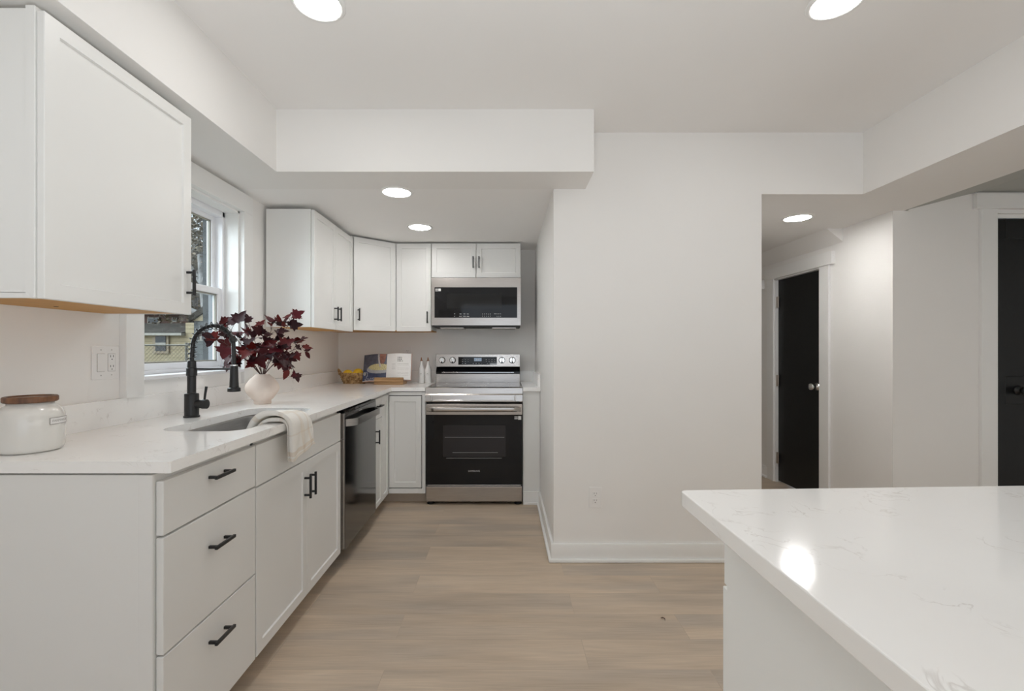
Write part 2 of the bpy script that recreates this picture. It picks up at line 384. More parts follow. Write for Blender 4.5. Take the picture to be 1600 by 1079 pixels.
struct('floor', nb(-1.72, XE+0.1, YR-0.1, YE+0.1, -0.1, 0), M['floor'])
struct('ceiling', nb(-1.72, XO1+0.1, YR-0.1, YF+0.1, HC, HC+0.1), M['ceil'])
b = bmesh.new(); box(b, XW, XR, YF, YB, HN, HN+0.3)
struct('ceiling.001', b, M['ceil'])
b = bmesh.new()
prism(b, [(XW, YR), (-1.17, YR), (-1.17, 2.365), (0.46, 2.365), (0.46, YF), (XW, YF)], HN, HC)
struct('wall_soffit', b, M['wall'])
# left wall with the window opening
WY0, WY1, WZ0, WZ1 = 1.909, 2.642, 1.085, 1.991
b = bmesh.new()
box(b, XW-0.2, XW, YR-0.1, WY0, 0, 2.5); box(b, XW-0.2, XW, WY1, YB+0.1, 0, 2.5)
box(b, XW-0.2, XW, WY0, WY1, 0, WZ0); box(b, XW-0.2, XW, WY0, WY1, WZ1, 2.5)
struct('wall_left', b, M['wall'])
struct('wall_back', nb(XW, XR, YB, YB+0.12, 0, 2.5), M['wall'])
struct('wall_center', nb(XR, XO0, YF, YE, 0, 2.5), M['wall'])
# beam over the opening, running back into the hall ceiling
b = bmesh.new(); prism(b, [(XO1, YR), (XB1, YR), (XB1, YH), (XH+0.1, YH), (XH+0.1, YE), (XO0, YE), (XO0, YF), (XO1, YF)], HH, 2.5)
struct('wall_beam', b, M['wall'])
b = bmesh.new()      # sloping bulkhead along the hall's right wall
v = [b.verts.new(p) for p in ((2.35, 3.36, HH), (XH, 3.36, HH), (XH, 3.36, 1.985), (2.35, YE, HH), (XH, YE, HH), (XH, YE, 1.985))]
for f in ((0, 1, 2), (3, 4, 5), (0, 2, 5, 3), (0, 1, 4, 3), (1, 2, 5, 4)): b.faces.new([v[i] for i in f])
struct('wall_bulkhead', b, M['wall'])
DY0, DY1, DZ = 3.593, 4.205, 1.843                # hall door opening
b = bmesh.new()
box(b, XH, XH+0.12, YH, DY0, 0, 2.5); box(b, XH, XH+0.12, DY1, YE, 0, 2.5); box(b, XH, XH+0.12, DY0, DY1, DZ, 2.5)
struct('wall_hall', b, M['wall'])
RX0, RX1, RZ = 3.122, 3.9, 2.075
b = bmesh.new()
box(b, XH+0.12, RX0, YH, YH+0.12, 0, 2.5); box(b, RX1, XE, YH, YH+0.12, 0, 2.5); box(b, RX0, RX1, YH, YH+0.12, RZ, 2.5)
struct('wall_right_end', b, M['wall'])
struct('wall_right', nb(XE, XE+0.1, YR, YH+0.12, 0, 2.5), M['wall'])
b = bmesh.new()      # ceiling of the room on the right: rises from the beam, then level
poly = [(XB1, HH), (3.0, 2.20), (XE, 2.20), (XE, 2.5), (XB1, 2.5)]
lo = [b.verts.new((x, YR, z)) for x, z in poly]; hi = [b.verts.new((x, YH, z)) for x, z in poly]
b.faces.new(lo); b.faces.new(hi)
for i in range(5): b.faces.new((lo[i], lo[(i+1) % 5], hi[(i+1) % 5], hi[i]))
struct('ceiling.002', b, M['ceil_dim'])
struct('wall_hall_end', nb(XO0, XH+0.12, YE, YE+0.1, 0, 2.5), M['wall'])
b = bmesh.new()      # rear wall behind the photographer, with a wide window opening
box(b, -1.72, -1.0, YR-0.1, YR, 0, 2.5); box(b, 2.2, XE, YR-0.1, YR, 0, 2.5)
box(b, -1.0, 2.2, YR-0.1, YR, 0, 0.35); box(b, -1.0, 2.2, YR-0.1, YR, 2.25, 2.5)
struct('wall_rear', b, M['wall'])

# baseboards with shoe moulding
def baseboard(name, poly_hi, poly_lo):
    b = bmesh.new(); prism(b, poly_hi, 0.0, 0.102, 0.002); prism(b, poly_lo, 0.0, 0.020, 0.006)
    struct(name, b, M['trim'], smooth=True)
t1, t2 = 0.015, 0.030
baseboard('baseboard_center',
          [(XR-t1, 3.575), (XR-t1, YF-t1), (XO0, YF-t1), (XO0, YF), (XR, YF), (XR, 3.575)],
          [(XR-t2, 3.575), (XR-t2, YF-t2), (XO0, YF-t2), (XO0, YF), (XR, YF), (XR, 3.575)])
baseboard('baseboard_hall', [(XH, 4.31), (XH-t1, 4.31), (XH-t1, YE), (XH, YE)], [(XH, 4.31), (XH-t2, 4.31), (XH-t2, YE), (XH, YE)])
baseboard('baseboard_hall.001', [(XH, YH), (XH-t1, YH), (XH-t1, 3.47), (XH, 3.47)], [(XH, YH), (XH-t2, YH), (XH-t2, 3.47), (XH, 3.47)])
baseboard('baseboard_right', [(XH, YH), (3.02, YH), (3.02, YH-t1), (XH, YH-t1)], [(XH, YH), (3.02, YH), (3.02, YH-t2), (XH, YH-t2)])

# ------------------------------------------------------------------ window over the sink
win = bpy.data.objects.new('window_1', None); COL.objects.link(win); win.location = (XW, 2.275, WZ0); win['kind'] = 'structure'
XC = XW+0.03
b = bmesh.new(); cw = 0.091
box(b, XW, XC, WY0-cw, WY0, 1.008, WZ1, 0.002); box(b, XW, XC, WY1, WY1+cw, 1.008, WZ1, 0.002)
box(b, XW, XC, WY0-cw, WY1+cw, WZ1, WZ1+0.106, 0.002)
struct('casing', b, M['trim'], win)
XF = -1.595
b = bmesh.new()      # jamb extension lining the opening
box(b, XF, XW+0.001, WY0, WY0+0.012, WZ0, WZ1); box(b, XF, XW+0.001, WY1-0.012, WY1, WZ0, WZ1); box(b, XF, XW+0.001, WY0, WY1, WZ1-0.012, WZ1)
struct('jamb', b, M['trim'], win)
b = bmesh.new(); box(b, XF, XC, WY0, WY1, WZ0-0.012, WZ0+0.004, 0.003)
struct('sill', b, M['vinyl'], win)
b = bmesh.new(); box(b, XW, XW+0.013, WY0, WY1, 1.008, WZ0-0.012)
struct('apron', b, M['quartz'], win)
b = bmesh.new(); fy0, fy1, fz0, fz1 = WY0+0.012, WY1-0.012, WZ0+0.004, WZ1-0.012
for a in ((fy0, fy0+0.022, fz0, fz1), (fy1-0.022, fy1, fz0, fz1), (fy0, fy1, fz1-0.03, fz1), (fy0, fy1, fz0, fz0+0.018)):
    box(b, XF-0.045, XF, *a, 0.002)
struct('window_frame', b, M['vinyl'], win)
b = bmesh.new()
for a in ((fy0, fy0+0.022, fz0, fz1), (fy1-0.022, fy1, fz0, fz1), (fy0, fy1, fz1-0.03, fz1), (fy0, fy1, fz0, fz0+0.018)): box(b, XF-0.08, XF-0.045, *a)
struct('outer_frame', b, M['vinyl_dimmed'], win)
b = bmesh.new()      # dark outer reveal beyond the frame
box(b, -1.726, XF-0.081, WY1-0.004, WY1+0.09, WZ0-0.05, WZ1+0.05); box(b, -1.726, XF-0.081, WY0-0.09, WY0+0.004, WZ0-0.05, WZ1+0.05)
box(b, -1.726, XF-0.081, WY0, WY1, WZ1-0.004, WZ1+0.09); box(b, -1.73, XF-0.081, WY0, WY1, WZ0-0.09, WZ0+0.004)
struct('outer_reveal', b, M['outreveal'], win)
def sash(name, x0, x1, y0, y1, z0, z1, st, rb, rt):
    b = bmesh.new()
    box(b, x0, x1, y0, y0+st, z0, z1, 0.003); box(b, x0, x1, y1-st, y1, z0, z1, 0.003)
    box(b, x0, x1, y0+st-0.002, y1-st+0.002, z0, z0+rb, 0.003); box(b, x0, x1, y0+st-0.002, y1-st+0.002, z1-rt, z1, 0.003)
    s = struct(name, b, M['vinyl'], win)
    xm = (x0+x1)/2; b = bmesh.new(); g = 0.007
    for a in ((y0+st, y0+st+g, z0+rb, z1-rt), (y1-st-g, y1-st, z0+rb, z1-rt), (y0+st, y1-st, z0+rb, z0+rb+g), (y0+st, y1-st, z1-rt-g, z1-rt)):
        box(b, xm-0.006, xm+0.006, *a)
    struct('glazing_spacer', b, M['spacer'], s)
    struct('pane', nb(xm-0.002, xm+0.002, y0+st-0.003, y1-st+0.003, z0+rb-0.003, z1-rt+0.003), M['glass'], s)
    return s
sy0, sy1 = fy0+0.014, fy1-0.014
sash('lower_sash', XF-0.040, XF-0.008, sy0, sy1, fz0+0.012, 1.545, 0.034, 0.036, 0.034)
sash('upper_sash', XF-0.074, XF-0.042, sy0, sy1, 1.508, fz1-0.02, 0.034, 0.034, 0.034)
o = struct('sash_lock', nb(XF-0.03, XF-0.005, 2.26, 2.32, 1.545, 1.557, 0.003), M['vinyl'], win)

# ------------------------------------------------------------------ hall door and right-hand door
dr = bpy.data.objects.new('door_1', None); COL.objects.link(dr); dr.location = (XH, 3.9, 0); dr['kind'] = 'structure'
dr['label'] = 'flat black door in white casing at the far side of the hall'
b = bmesh.new()
box(b, XH-0.018, XH, DY0-0.105, DY0, 0, DZ, 0.002); box(b, XH-0.018, XH, DY1, DY1+0.10, 0, DZ, 0.002)
struct('casing', b, M['trim'], dr)
struct('head_casing', nb(XH-0.026, XH, DY0-0.15, DY1+0.125, DZ, DZ+0.098, 0.002), M['trim'], dr)
b = bmesh.new(); box(b, XH-0.004, XH+0.11, DY0, DY0+0.012, 0, DZ); box(b, XH-0.004, XH+0.11, DY1-0.012, DY1, 0, DZ); box(b, XH-0.004, XH+0.11, DY0, DY1, DZ-0.012, DZ)
struct('jamb', b, M['trim'], dr)
leaf = struct('door_leaf', nb(XH+0.022, XH+0.058, DY0+0.014, DY1-0.014, 0.012, DZ-0.014, 0.002), M['doorblack'], dr)
for z in (0.22, 0.92, 1.63):
    b = bmesh.new(); box(b, XH+0.002, XH+0.018, DY1-0.030, DY1-0.0125, z-0.05, z+0.05, 0.001)
    cyl(b, (XH+0.012, DY1-0.030, z-0.05), (XH+0.012, DY1-0.030, z+0.05), 0.006, 10)
    struct('hinge', b, M['hinge'], dr, smooth=True)
def knob(parent, p, d, mat):
    b = bmesh.new(); lathe(b, [(0, 0), (0.030, 0), (0.031, 0.005), (0.013, 0.010), (0.012, 0.028), (0.024, 0.034), (0.029, 0.046), (0.024, 0.058), (0, 0.062)], 24,
                           T=Matrix.Translation(p) @ rot_to(d), cap=False)
    return struct('door_knob', b, mat, parent, smooth='all')
knob(leaf, (XH+0.022, DY0+0.075, 0.905), (-1, 0, 0), M['chrome'])
dr2 = bpy.data.objects.new('door_2', None); COL.objects.link(dr2); dr2.location = (3.5, YH, 0); dr2['kind'] = 'structure'
dr2['label'] = 'black panelled door at the right edge in beige-white casing'
b = bmesh.new(); box(b, RX0-0.105, RX0-0.004, YH-0.02, YH, 0, 2.09, 0.002); box(b, RX1+0.004, RX1+0.105, YH-0.02, YH, 0, 2.09, 0.002)
struct('casing', b, M['trim'], dr2)
struct('head_casing', nb(RX0-0.145, RX1+0.145, YH-0.028, YH, 2.09, 2.185, 0.002), M['trim'], dr2)
b = bmesh.new(); box(b, RX0-0.006, RX0+0.004, YH-0.004, YH+0.11, 0, RZ); box(b, RX1-0.004, RX1+0.006, YH-0.004, YH+0.11, 0, RZ); box(b, RX0, RX1, YH-0.004, YH+0.11, RZ-0.01, RZ+0.01)
box(b, RX0, RX1, YH+0.02, YH+0.11, RZ-0.033, RZ-0.01)
struct('jamb', b, M['trim'], dr2)
Tm = frame((RX0, YH+0.058, 0), (1, 0, 0), (0, -1, 0))
b = bmesh.new(); W = RX1-RX0
box(b, 0.004, W-0.004, 0, 0.028, 0.01, 2.037, T=Tm)
for a in ((0.004, 0.082, 0.01, 2.037), (W-0.082, W-0.004, 0.01, 2.037), (0.082, W-0.082, 1.91, 2.037), (0.082, W-0.082, 0.85, 1.03), (0.082, W-0.082, 0.01, 0.22)):
    box(b, a[0], a[1], 0.026, 0.04, a[2], a[3], 0.003, 1, T=Tm)
lf2 = struct('door_leaf', b, M['doorblack'], dr2)
knob(lf2, (RX0+0.165, YH+0.018, 0.94), (0, -1, 0), M['black'])
# end of another door head further down the hall
struct('trim_1', nb(XH-0.026, XH, 4.37, 5.2, 1.775, 1.86, 0.002), M['trim'])

# ------------------------------------------------------------------ recessed ceiling lights
def downlight(x, y, z, label, lens='lens_low'):
    t = thing('recessed_light', label, 'ceiling light', (x, y, z), 'round recessed ceiling lights')
    b = bmesh.new(); lathe(b, [(0.076, -0.001), (0.080, -0.006), (0.090, -0.005), (0.095, -0.0005), (0.095, 0.0), (0.076, 0.0)], 48, (x, y, z), cap=False)
    obj('trim_ring', b, M['trim'], t, smooth='all')
    b = bmesh.new(); lathe(b, [(0, -0.0035), (0.077, -0.0035), (0.077, 0.0), (0, 0.0)], 48, (x, y, z), cap=False)
    obj('lens', b, M[lens], t)['label'] = 'glowing white lens'
downlight(-0.665, 1.645, HC, 'bright round ceiling light cut by the frame above the left counter', 'lens')
downlight(1.18, 1.637, HC, 'bright round ceiling light cut by the frame above the island', 'lens')
downlight(-0.624, 2.672, HN, 'round light in the lowered kitchen ceiling, the one closer to the camera')
downlight(-0.629, 3.433, HN, 'round light in the lowered kitchen ceiling, nearest the corner cabinets')
downlight(1.966, 3.09, HH, 'round light in the hall ceiling in front of the black door', 'lens_hall')

# ------------------------------------------------------------------ upper cabinets
XU = -1.195                                        # door fronts on the left wall
def upper_cabinet(label, x0, x1, y0, y1, z0, z1, face, doors, t=0.02, group='white wall cabinets', name='wall_cabinet'):
    """face 'x': doors face +X; face 'y': doors face -Y. doors: list of (a0, a1, handle position or None)"""
    root = thing(name, label, 'cabinet', ((x0+x1)/2, (y0+y1)/2, z0), group)
    if face == 'x':
        b = bmesh.new(); box(b, x0+0.001, x1-t-0.003, y0+0.001, y1-0.001, z0+0.012, z1, 0.001, 1)
        for a, c in ((y0+0.001, y0+0.014), (y1-0.014, y1-0.001)): box(b, x0+0.001, x1-t-0.003, a, c, z0, z0+0.014)
        obj('carcass', b, M['cab'], root)
        obj('bottom_panel', nb(x0+0.001, x1-t-0.004, y0+0.014, y1-0.014, z0+0.002, z0+0.012), M['underside'], root)['label'] = 'bare orange-brown wooden underside'
        T = frame((x1-t, 0, 0), (0, 1, 0), (1, 0, 0))
    else:
        obj('carcass', nb(x0+0.001, x1-0.001, y0+t+0.003, y1, z0+0.008, z1, 0.001, 1), M['cab'], root)
        obj('bottom_panel', nb(x0+0.002, x1-0.002, y0+t+0.006, y1, z0, z0+0.008), M['underside'], root)['label'] = 'bare orange-brown wooden underside'
        T = frame((0, y0+t, 0), (1, 0, 0), (0, -1, 0))
    for (a0, a1, hp) in doors:
        d = obj('door', shaker(a0, a1, z0-0.002, z1-0.006, 0, t, T), M['cab'], root)
        if hp: pull(d, hp[0], hp[1], t, T, True)
    return root, T
c1, T1 = upper_cabinet('large white wall cabinet at upper left in front of the window', XW, XU, 1.195, 1.762, 1.335, 2.087, 'x', [(1.197, 1.760, (1.735, 1.452))])
# applied end stile and screw hole
obj('face_stile', nb(XU-0.045, XU-0.021, 1.192, 1.215, 1.334, 2.092, 0.001, 1), M['cab'], c1)
b = bmesh.new(); cyl(b, (-1.42, 1.46, 1.3362), (-1.42, 1.46, 1.339), 0.006, 14); obj('screw_hole', b, M['gap'], c1)
upper_cabinet('white two-door wall cabinet on the left wall behind the leafy branches', XW+0.02, XU, 2.897, 3.640, 1.343, 2.086, 'x',
              [(2.899, 3.266, (3.238, 1.452)), (3.270, 3.636, (3.300, 1.452))])
# diagonal corner cabinet
ZU0, ZU1 = 1.357, 2.103
P1, P2 = Vector((XU, 3.643)), Vector((-0.915, 3.895))
root = thing('wall_cabinet', 'white corner wall cabinet with its door set diagonally', 'cabinet', (-1.25, 3.95, ZU0), 'white wall cabinets')
dv = (P2-P1).normalized(); nv = Vector((dv.y, -dv.x)); q1, q2 = P1-nv*0.023, P2-nv*0.023
poly = [(XW, YB), (XW, P1.y+0.002), (P1.x-0.02, P1.y+0.002), (q1.x, q1.y+0.002), (q2.x-0.002, q2.y), (P2.x-0.001, P2.y+0.02), (P2.x-0.001, YB)]
obj('carcass', prism(bmesh.new(), poly, ZU0+0.008, ZU1), M['cab'], root)
obj('bottom_panel', prism(bmesh.new(), poly, ZU0, ZU0+0.008), M['underside'], root)['label'] = 'bare orange-brown wooden underside'
T = frame((q1.x, q1.y, 0), (dv.x, dv.y, 0), (nv.x, nv.y, 0)); L_ = (P2-P1).length
d = obj('door', shaker(0.006, L_-0.006, ZU0-0.002, ZU1-0.006, 0.003, 0.02, T), M['cab'], root); pull(d, 0.040, 1.478, 0.023, T, True)
upper_cabinet('narrow single-door white wall cabinet left of the microwave', -0.913, -0.618, 3.895, YB, ZU0, ZU1, 'y', [(-0.911, -0.620, (-0.648, 1.472))])
upper_cabinet('short wide white cabinet with two doors above the microwave', -0.616, 0.139, 3.895, YB, 1.811, ZU1, 'y',
              [(-0.614, -0.2405, (-0.262, 1.935)), (-0.2365, 0.137, (-0.213, 1.935))], name='bridge_cabinet')

# ------------------------------------------------------------------ base cabinets on the left wall
XD, XCF = -0.898, -0.920                           # door front, carcass front
TL = frame((XCF+0.002, 0, 0), (0, 1, 0), (1, 0, 0)); TD = XD-(XCF+0.002)
BT, BB = 0.872, 0.085
def base_cabinet(label, y0, y1, name='base_cabinet', sink=False):
    root = thing(name, label, 'cabinet', ((XW+XCF)/2, (y0+y1)/2, 0), 'white base cabinets')
    if sink:
        b = bmesh.new(); box(b, XW+0.002, XCF, y0, y0+0.018, BB+0.012, BT); box(b, XW+0.002, XCF, y1-0.018, y1, BB+0.012, BT); box(b, XW+0.002, XCF, y0, y1, BB+0.012, BB+0.03)
        box(b, XW+0.002, XW+0.012, y0, y1, BB, BT); box(b, XCF-0.018, XCF, y0, y1, 0.66, BT)
        obj('carcass', b, M['cab'], root)
    else: obj('carcass', nb(XW, XCF, y0, y1, BB+0.012, BT), M['cab'], root)
    obj('toe_kick', nb(XW+0.02, XCF-0.055, y0, y1, 0, BB+0.012), M['kick'], root)
    return root
y = [1.208, 1.667, 2.532, 3.180, 3.385, 3.575]
rt = base_cabinet('white three-drawer base cabinet at the near end of the left counter', y[0], y[1]-0.001)
obj('end_panel', nb(XW, XCF+0.001, y[0]-0.003, y[0], BB, BT, 0.001, 1), M['cab'], rt)
obj('end_stile', nb(XCF-0.035, XCF+0.0015, y[0]-0.006, y[0]-0.003, BB, BT, 0.001, 1), M['cab'], rt)
for z0, z1, hz in ((0.709, 0.853, 0.812), (0.395, 0.703, 0.60), (BB, 0.389, 0.31)):
    d = obj('drawer', slab(y[0]+0.006, y[1]-0.004, z0, z1, 0, TD, TL), M['cab'], rt); pull(d, 1.440, hz, TD, TL, False)
rt = base_cabinet('white two-door sink base cabinet under the draped towel', y[1], y[2], sink=True)
obj('false_front', slab(y[1]+0.003, y[2]-0.004, 0.703, 0.853, 0, TD, TL), M['cab'], rt)
ym = (y[1]+y[2])/2
for a0, a1, hu in ((y[1]+0.003, ym-0.002, ym-0.028), (ym+0.002, y[2]-0.004, ym+0.028)):
    d = obj('door', shaker(a0, a1, BB, 0.697, 0, TD, TL), M['cab'], rt); pull(d, hu, 0.585, TD, TL, True, 0.105)
rt = base_cabinet('narrow white base cabinet with one drawer beside the dishwasher', y[3], y[4]-0.001)
d = obj('drawer', slab(y[3]+0.004, y[4]-0.004, 0.712, 0.853, 0, TD, TL), M['cab'], rt); pull(d, (y[3]+y[4])/2, 0.80, TD, TL, False)
d = obj('door', shaker(y[3]+0.004, y[4]-0.004, BB, 0.706, 0, TD, TL, 0.045), M['cab'], rt); pull(d, y[3]+0.036, 0.59, TD, TL, True)
# corner cabinet with its two-leaf door
YC = 3.572; XS0, XS1 = -0.609, 0.141               # front line and range sides
rt = thing('base_cabinet', 'white corner base cabinet between the dishwasher run and the range', 'cabinet', (-1.2, 3.9, 0), 'white base cabinets')
obj('carcass', prism(bmesh.new(), [(XW, y[4]), (XCF, y[4]), (XCF, YC+0.022), (XS0-0.002, YC+0.022), (XS0-0.002, YB), (XW, YB)], BB+0.012, BT), M['cab'], rt)
obj('toe_kick', prism(bmesh.new(), [(XW+0.02, y[4]), (XCF-0.055, y[4]), (XCF-0.055, YC+0.077), (XS0-0.002, YC+0.077), (XS0-0.002, YB), (XW+0.02, YB)], 0, BB+0.012), M['kick'], rt)
obj('door', shaker(y[4]+0.003, YC-0.003, BB, 0.853, 0, TD, TL, 0.05), M['cab'], rt)
TB = frame((0, YC+0.020, 0), (1, 0, 0), (0, -1, 0))
obj('door', shaker(XD+0.004, XS0-0.035, 0.13, 0.840, 0, 0.018, TB, 0.057), M['cab'], rt)
b = bmesh.new(); box(b, XS0-0.029, XS0-0.003, YC+0.002, YC+0.021, BB, 0.872, 0.001, 1); box(b, XD+0.002, XS0-0.029, YC+0.002, YC+0.021, BB, 0.123, 0.001, 1); box(b, XD+0.002, XS0-0.029, YC+0.002, YC+0.021, 0.847, 0.872, 0.001, 1)
obj('face_frame', b, M['cab'], rt)
obj('frame_gap', nb(XD+0.002, XS0-0.029, YC+0.016, YC+0.0215, 0.120, 0.850), M['gap'], rt)
# filler right of the range
rt = thing('filler_cabinet', 'narrow white filler panel between the range and the right wall', 'cabinet', (0.212, 3.9, 0))
obj('panel', nb(XS1+0.004, XR-0.003, YC+0.01, YB, 0.0, 0.878), M['cab'], rt)
obj('skirting', nb(XS1+0.004, XR-0.003, YC-0.003, YC+0.01, 0.0, 0.102, 0.002), M['trim'], rt)
obj('shoe_strip', nb(XS1+0.004, XR-0.003, YC-0.018, YC-0.003, 0.0, 0.02, 0.005), M['trim'], rt)

# ------------------------------------------------------------------ worktops
def rounded(x0, x1, y0, y1, r, n=8):
    out = []
    for cx, cy, a in ((x1-r, y1-r, 0), (x0+r, y1-r, 90), (x0+r, y0+r, 180), (x1-r, y0+r, 270)):
        for i in range(n+1):
            t = math.radians(a+90*i/n); out.append((cx+r*math.cos(t), cy+r*math.sin(t)))
    return out
SX0, SX1, SY0, SY1 = -1.258, -0.945, 1.650, 2.310   # sink cut-out
def plate_with_hole(outer, hole, z0, z1):
    b = bmesh.new(); res = []
    for z in (z0, z1):
        vo = [b.verts.new((x, yy, z)) for x, yy in outer]; vh = [b.verts.new((x, yy, z)) for x, yy in hole]
        eo = [b.edges.new((vo[i], vo[(i+1) % len(vo)])) for i in range(len(vo))]; eh = [b.edges.new((vh[i], vh[(i+1) % len(vh)])) for i in range(len(vh))]
        bmesh.ops.triangle_fill(b, edges=eo+eh, use_beauty=True); res.append((vo, vh))
    for k in (0, 1):
        lo, hi = res[0][k], res[1][k]; n = len(lo)
        for i in range(n):
            j = (i+1) % n; b.faces.new((lo[i], lo[j], hi[j], hi[i]))
    return b
XK, YK = -0.871, 3.56
ct = thing('countertop', 'long white quartz countertop running from the near end to the range', 'countertop', (XW, 1.2, ZC0))
outer = [(XW, 1.2), (XK-0.004, 1.2), (XK, 1.204), (XK, YK), (XS0-0.003, YK), (XS0-0.003, YB), (XW, YB)]
obj('slab', plate_with_hole(outer, rounded(SX0, SX1, SY0, SY1, 0.075), ZC0, ZC1), M['quartz'], ct)
b = bmesh.new(); prism(b, [(XW, 1.2), (XW+0.02, 1.2), (XW+0.02, YB-0.02), (XS0-0.003, YB-0.02), (XS0-0.003, YB), (XW, YB)], ZC1, 1.008, 0.001)
obj('backsplash', b, M['quartz'], ct)
ct2 = thing('countertop', 'short strip of white quartz countertop right of the range', 'countertop', (0.21, 3.9, ZC0))
obj('slab', nb(XS1+0.003, XR-0.001, YK, YB, ZC0, ZC1, 0.0015), M['quartz'], ct2)
b = bmesh.new(); box(b, XS1+0.003, XR-0.021, YB-0.02, YB, ZC1, 1.008, 0.001); box(b, XR-0.021, XR-0.001, YK+0.02, YB, ZC1, 1.008, 0.001)
obj('backsplash', b, M['quartz'], ct2)

# sink
sk = thing('sink', 'undermount stainless steel sink below the black faucet', 'sink', (-1.10, 1.98, ZC0-0.2))
b = bmesh.new(); rings = []
for (g, z, r) in ((0.02, ZC0-0.0005, 0.085), (-0.004, ZC0-0.0005, 0.075), (-0.006, ZC0-0.01, 0.075), (-0.012, ZC0-0.17, 0.065), (-0.028, ZC0-0.195, 0.055), (-0.06, ZC0-0.203, 0.04)):
    rings.append([b.verts.new((x, yy, z)) for x, yy in rounded(SX0-g-0.006, SX1+g+0.006, SY0-g-0.006, SY1+g+0.006, r)])
for a, c in zip(rings, rings[1:]):
    for i in range(len(a)):
        j = (i+1) % len(a); b.faces.new((a[i], a[j], c[j], c[i]))
b.faces.new(rings[-1])
obj('bowl', b, M['sinksteel'], sk, smooth='all')
b = bmesh.new(); lathe(b, [(0, 0.003), (0.03, 0.003), (0.042, 0.006), (0.046, 0.0)], 32, (-1.10, 1.98, ZC0-0.203), cap=False); obj('drain', b, M['chrome'], sk, smooth=True)

# island
it = thing('island_countertop', 'white quartz island countertop with a rounded corner at lower right', 'countertop', (1.1, 0.3, ZC0))
def isl(x0, r): return [(x0+r-r*math.cos(t), 0.96-r+r*math.sin(t)) for t in [PI/2*i/6 for i in range(7)]]
obj('slab', prism(bmesh.new(), isl(0.365, 0.014)+[(1.95, 1.027), (1.95, -0.75), (0.365, -0.75)], ZC0, ZC1, 0.002), M['quartz'], it)
ic = thing('island_cabinet', 'white island cabinet below the quartz top at lower right', 'cabinet', (1.1, 0.1, 0))
obj('carcass', nb(0.455, 1.87, -0.62, 0.922, 0.10, ZC0), M['cab_island_lit'], ic)
obj('toe_kick', nb(0.50, 1.83, -0.58, 0.86, 0, 0.10), M['kick'], ic)
obj('end_panel', nb(0.447, 0.455, -0.62, 0.925, 0.0, ZC0, 0.001, 1), M['cab_island_lit'], ic)
TI = frame((0, 0.925, 0), (1, 0, 0), (0, 1, 0))
for k in range(3):
    a0 = 0.450+k*0.472; a1 = a0+0.468
    d = obj('drawer', slab(a0, a1, 0.722, 0.853, 0, 0.019, TI), M['cab_island_lit'], ic); pull(d, (a0+a1)/2, 0.79, 0.019, TI, False)
    d = obj('door', shaker(a0-0.001, a1, 0.105, 0.716, 0, 0.022, TI), M['cab_island_lit'], ic); pull(d, a1-0.03, 0.62, 0.022, TI, True)

# ------------------------------------------------------------------ dishwasher
dw = thing('dishwasher', 'dark stainless dishwasher between the white base cabinets', 'dishwasher', (-1.2, 2.86, 0))
dy0, dy1, XDW = 2.548, 3.168, -0.882
obj('tub', nb(XW+0.05, -0.915, dy0, dy1, 0.10, 0.868), M['gap'], dw)
obj('toe_kick', nb(XW+0.05, -0.975, dy0, dy1, 0, 0.10), M['gap'], dw)
b = bmesh.new(); box(b, -0.915, XDW, dy0+0.003, dy1-0.003, 0.092, 0.848, 0.003); dd = obj('door', b, [M['darksteel']], dw); dd['label'] = 'dark mirror-like front'
obj('door_edge', nb(-0.914, XDW-0.003, dy0+0.0015, dy0+0.0035, 0.094, 0.846), M['steel'], dd)
obj('control_strip', nb(-0.914, XDW-0.002, dy0+0.005, dy1-0.005, 0.848, 0.862), M['blackglass'], dw)
b = bmesh.new(); N_ = 24; pr = []
for i in range(N_+1):
    s = i/N_; bow = 0.052*min(1, (1-abs(2*s-1))*5)**0.6 if 0 < s < 1 else 0
    pr.append((XDW-0.002+bow, dy0+0.02+s*(dy1-dy0-0.04)))
for k in range(N_):
    (xa, ya), (xb, yb) = pr[k], pr[k+1]
    vs = [b.verts.new(p) for p in ((xa, ya, 0.772), (xb, yb, 0.772), (xb, yb, 0.812), (xa, ya, 0.812), (xa-0.012, ya, 0.776), (xb-0.012, yb, 0.776), (xb-0.012, yb, 0.808), (xa-0.012, ya, 0.808))]
    for f in ((0, 1, 2, 3), (4, 5, 6, 7), (0, 1, 5, 4), (3, 2, 6, 7)): b.faces.new([vs[i] for i in f])
bmesh.ops.remove_doubles(b, verts=b.verts, dist=0.0002)
obj('handle', b, M['sinksteel'], dd, smooth=True)['label'] = 'bowed stainless bar handle'
b = bmesh.new()
for k in range(3): box(b, XDW, XDW+0.0006, 2.80+k*0.02, 2.812+k*0.02, 0.828, 0.834)
obj('logo', b, M['mark'], dd)

# ------------------------------------------------------------------ range
rg = thing('range', 'stainless electric range with black glass oven door', 'stove', (-0.234, 3.9, 0))
x0, x1, YRF = XS0, XS1, 3.560
def rb(a, b_, c, d, e, f, bev=0.003): return nb(a, b_, c, d, e, f, bev)
obj('body', nb(x0+0.004, x1-0.004, YRF+0.05, 4.19, 0.03, 0.885), M['gap'], rg)
obj('side_panel', nb(x0+0.002, x0+0.005, YRF+0.045, 4.19, 0.03, 0.89), M['black'], rg)
obj('side_panel', nb(x1-0.005, x1-0.002, YRF+0.045, 4.19, 0.03, 0.89), M['black'], rg)
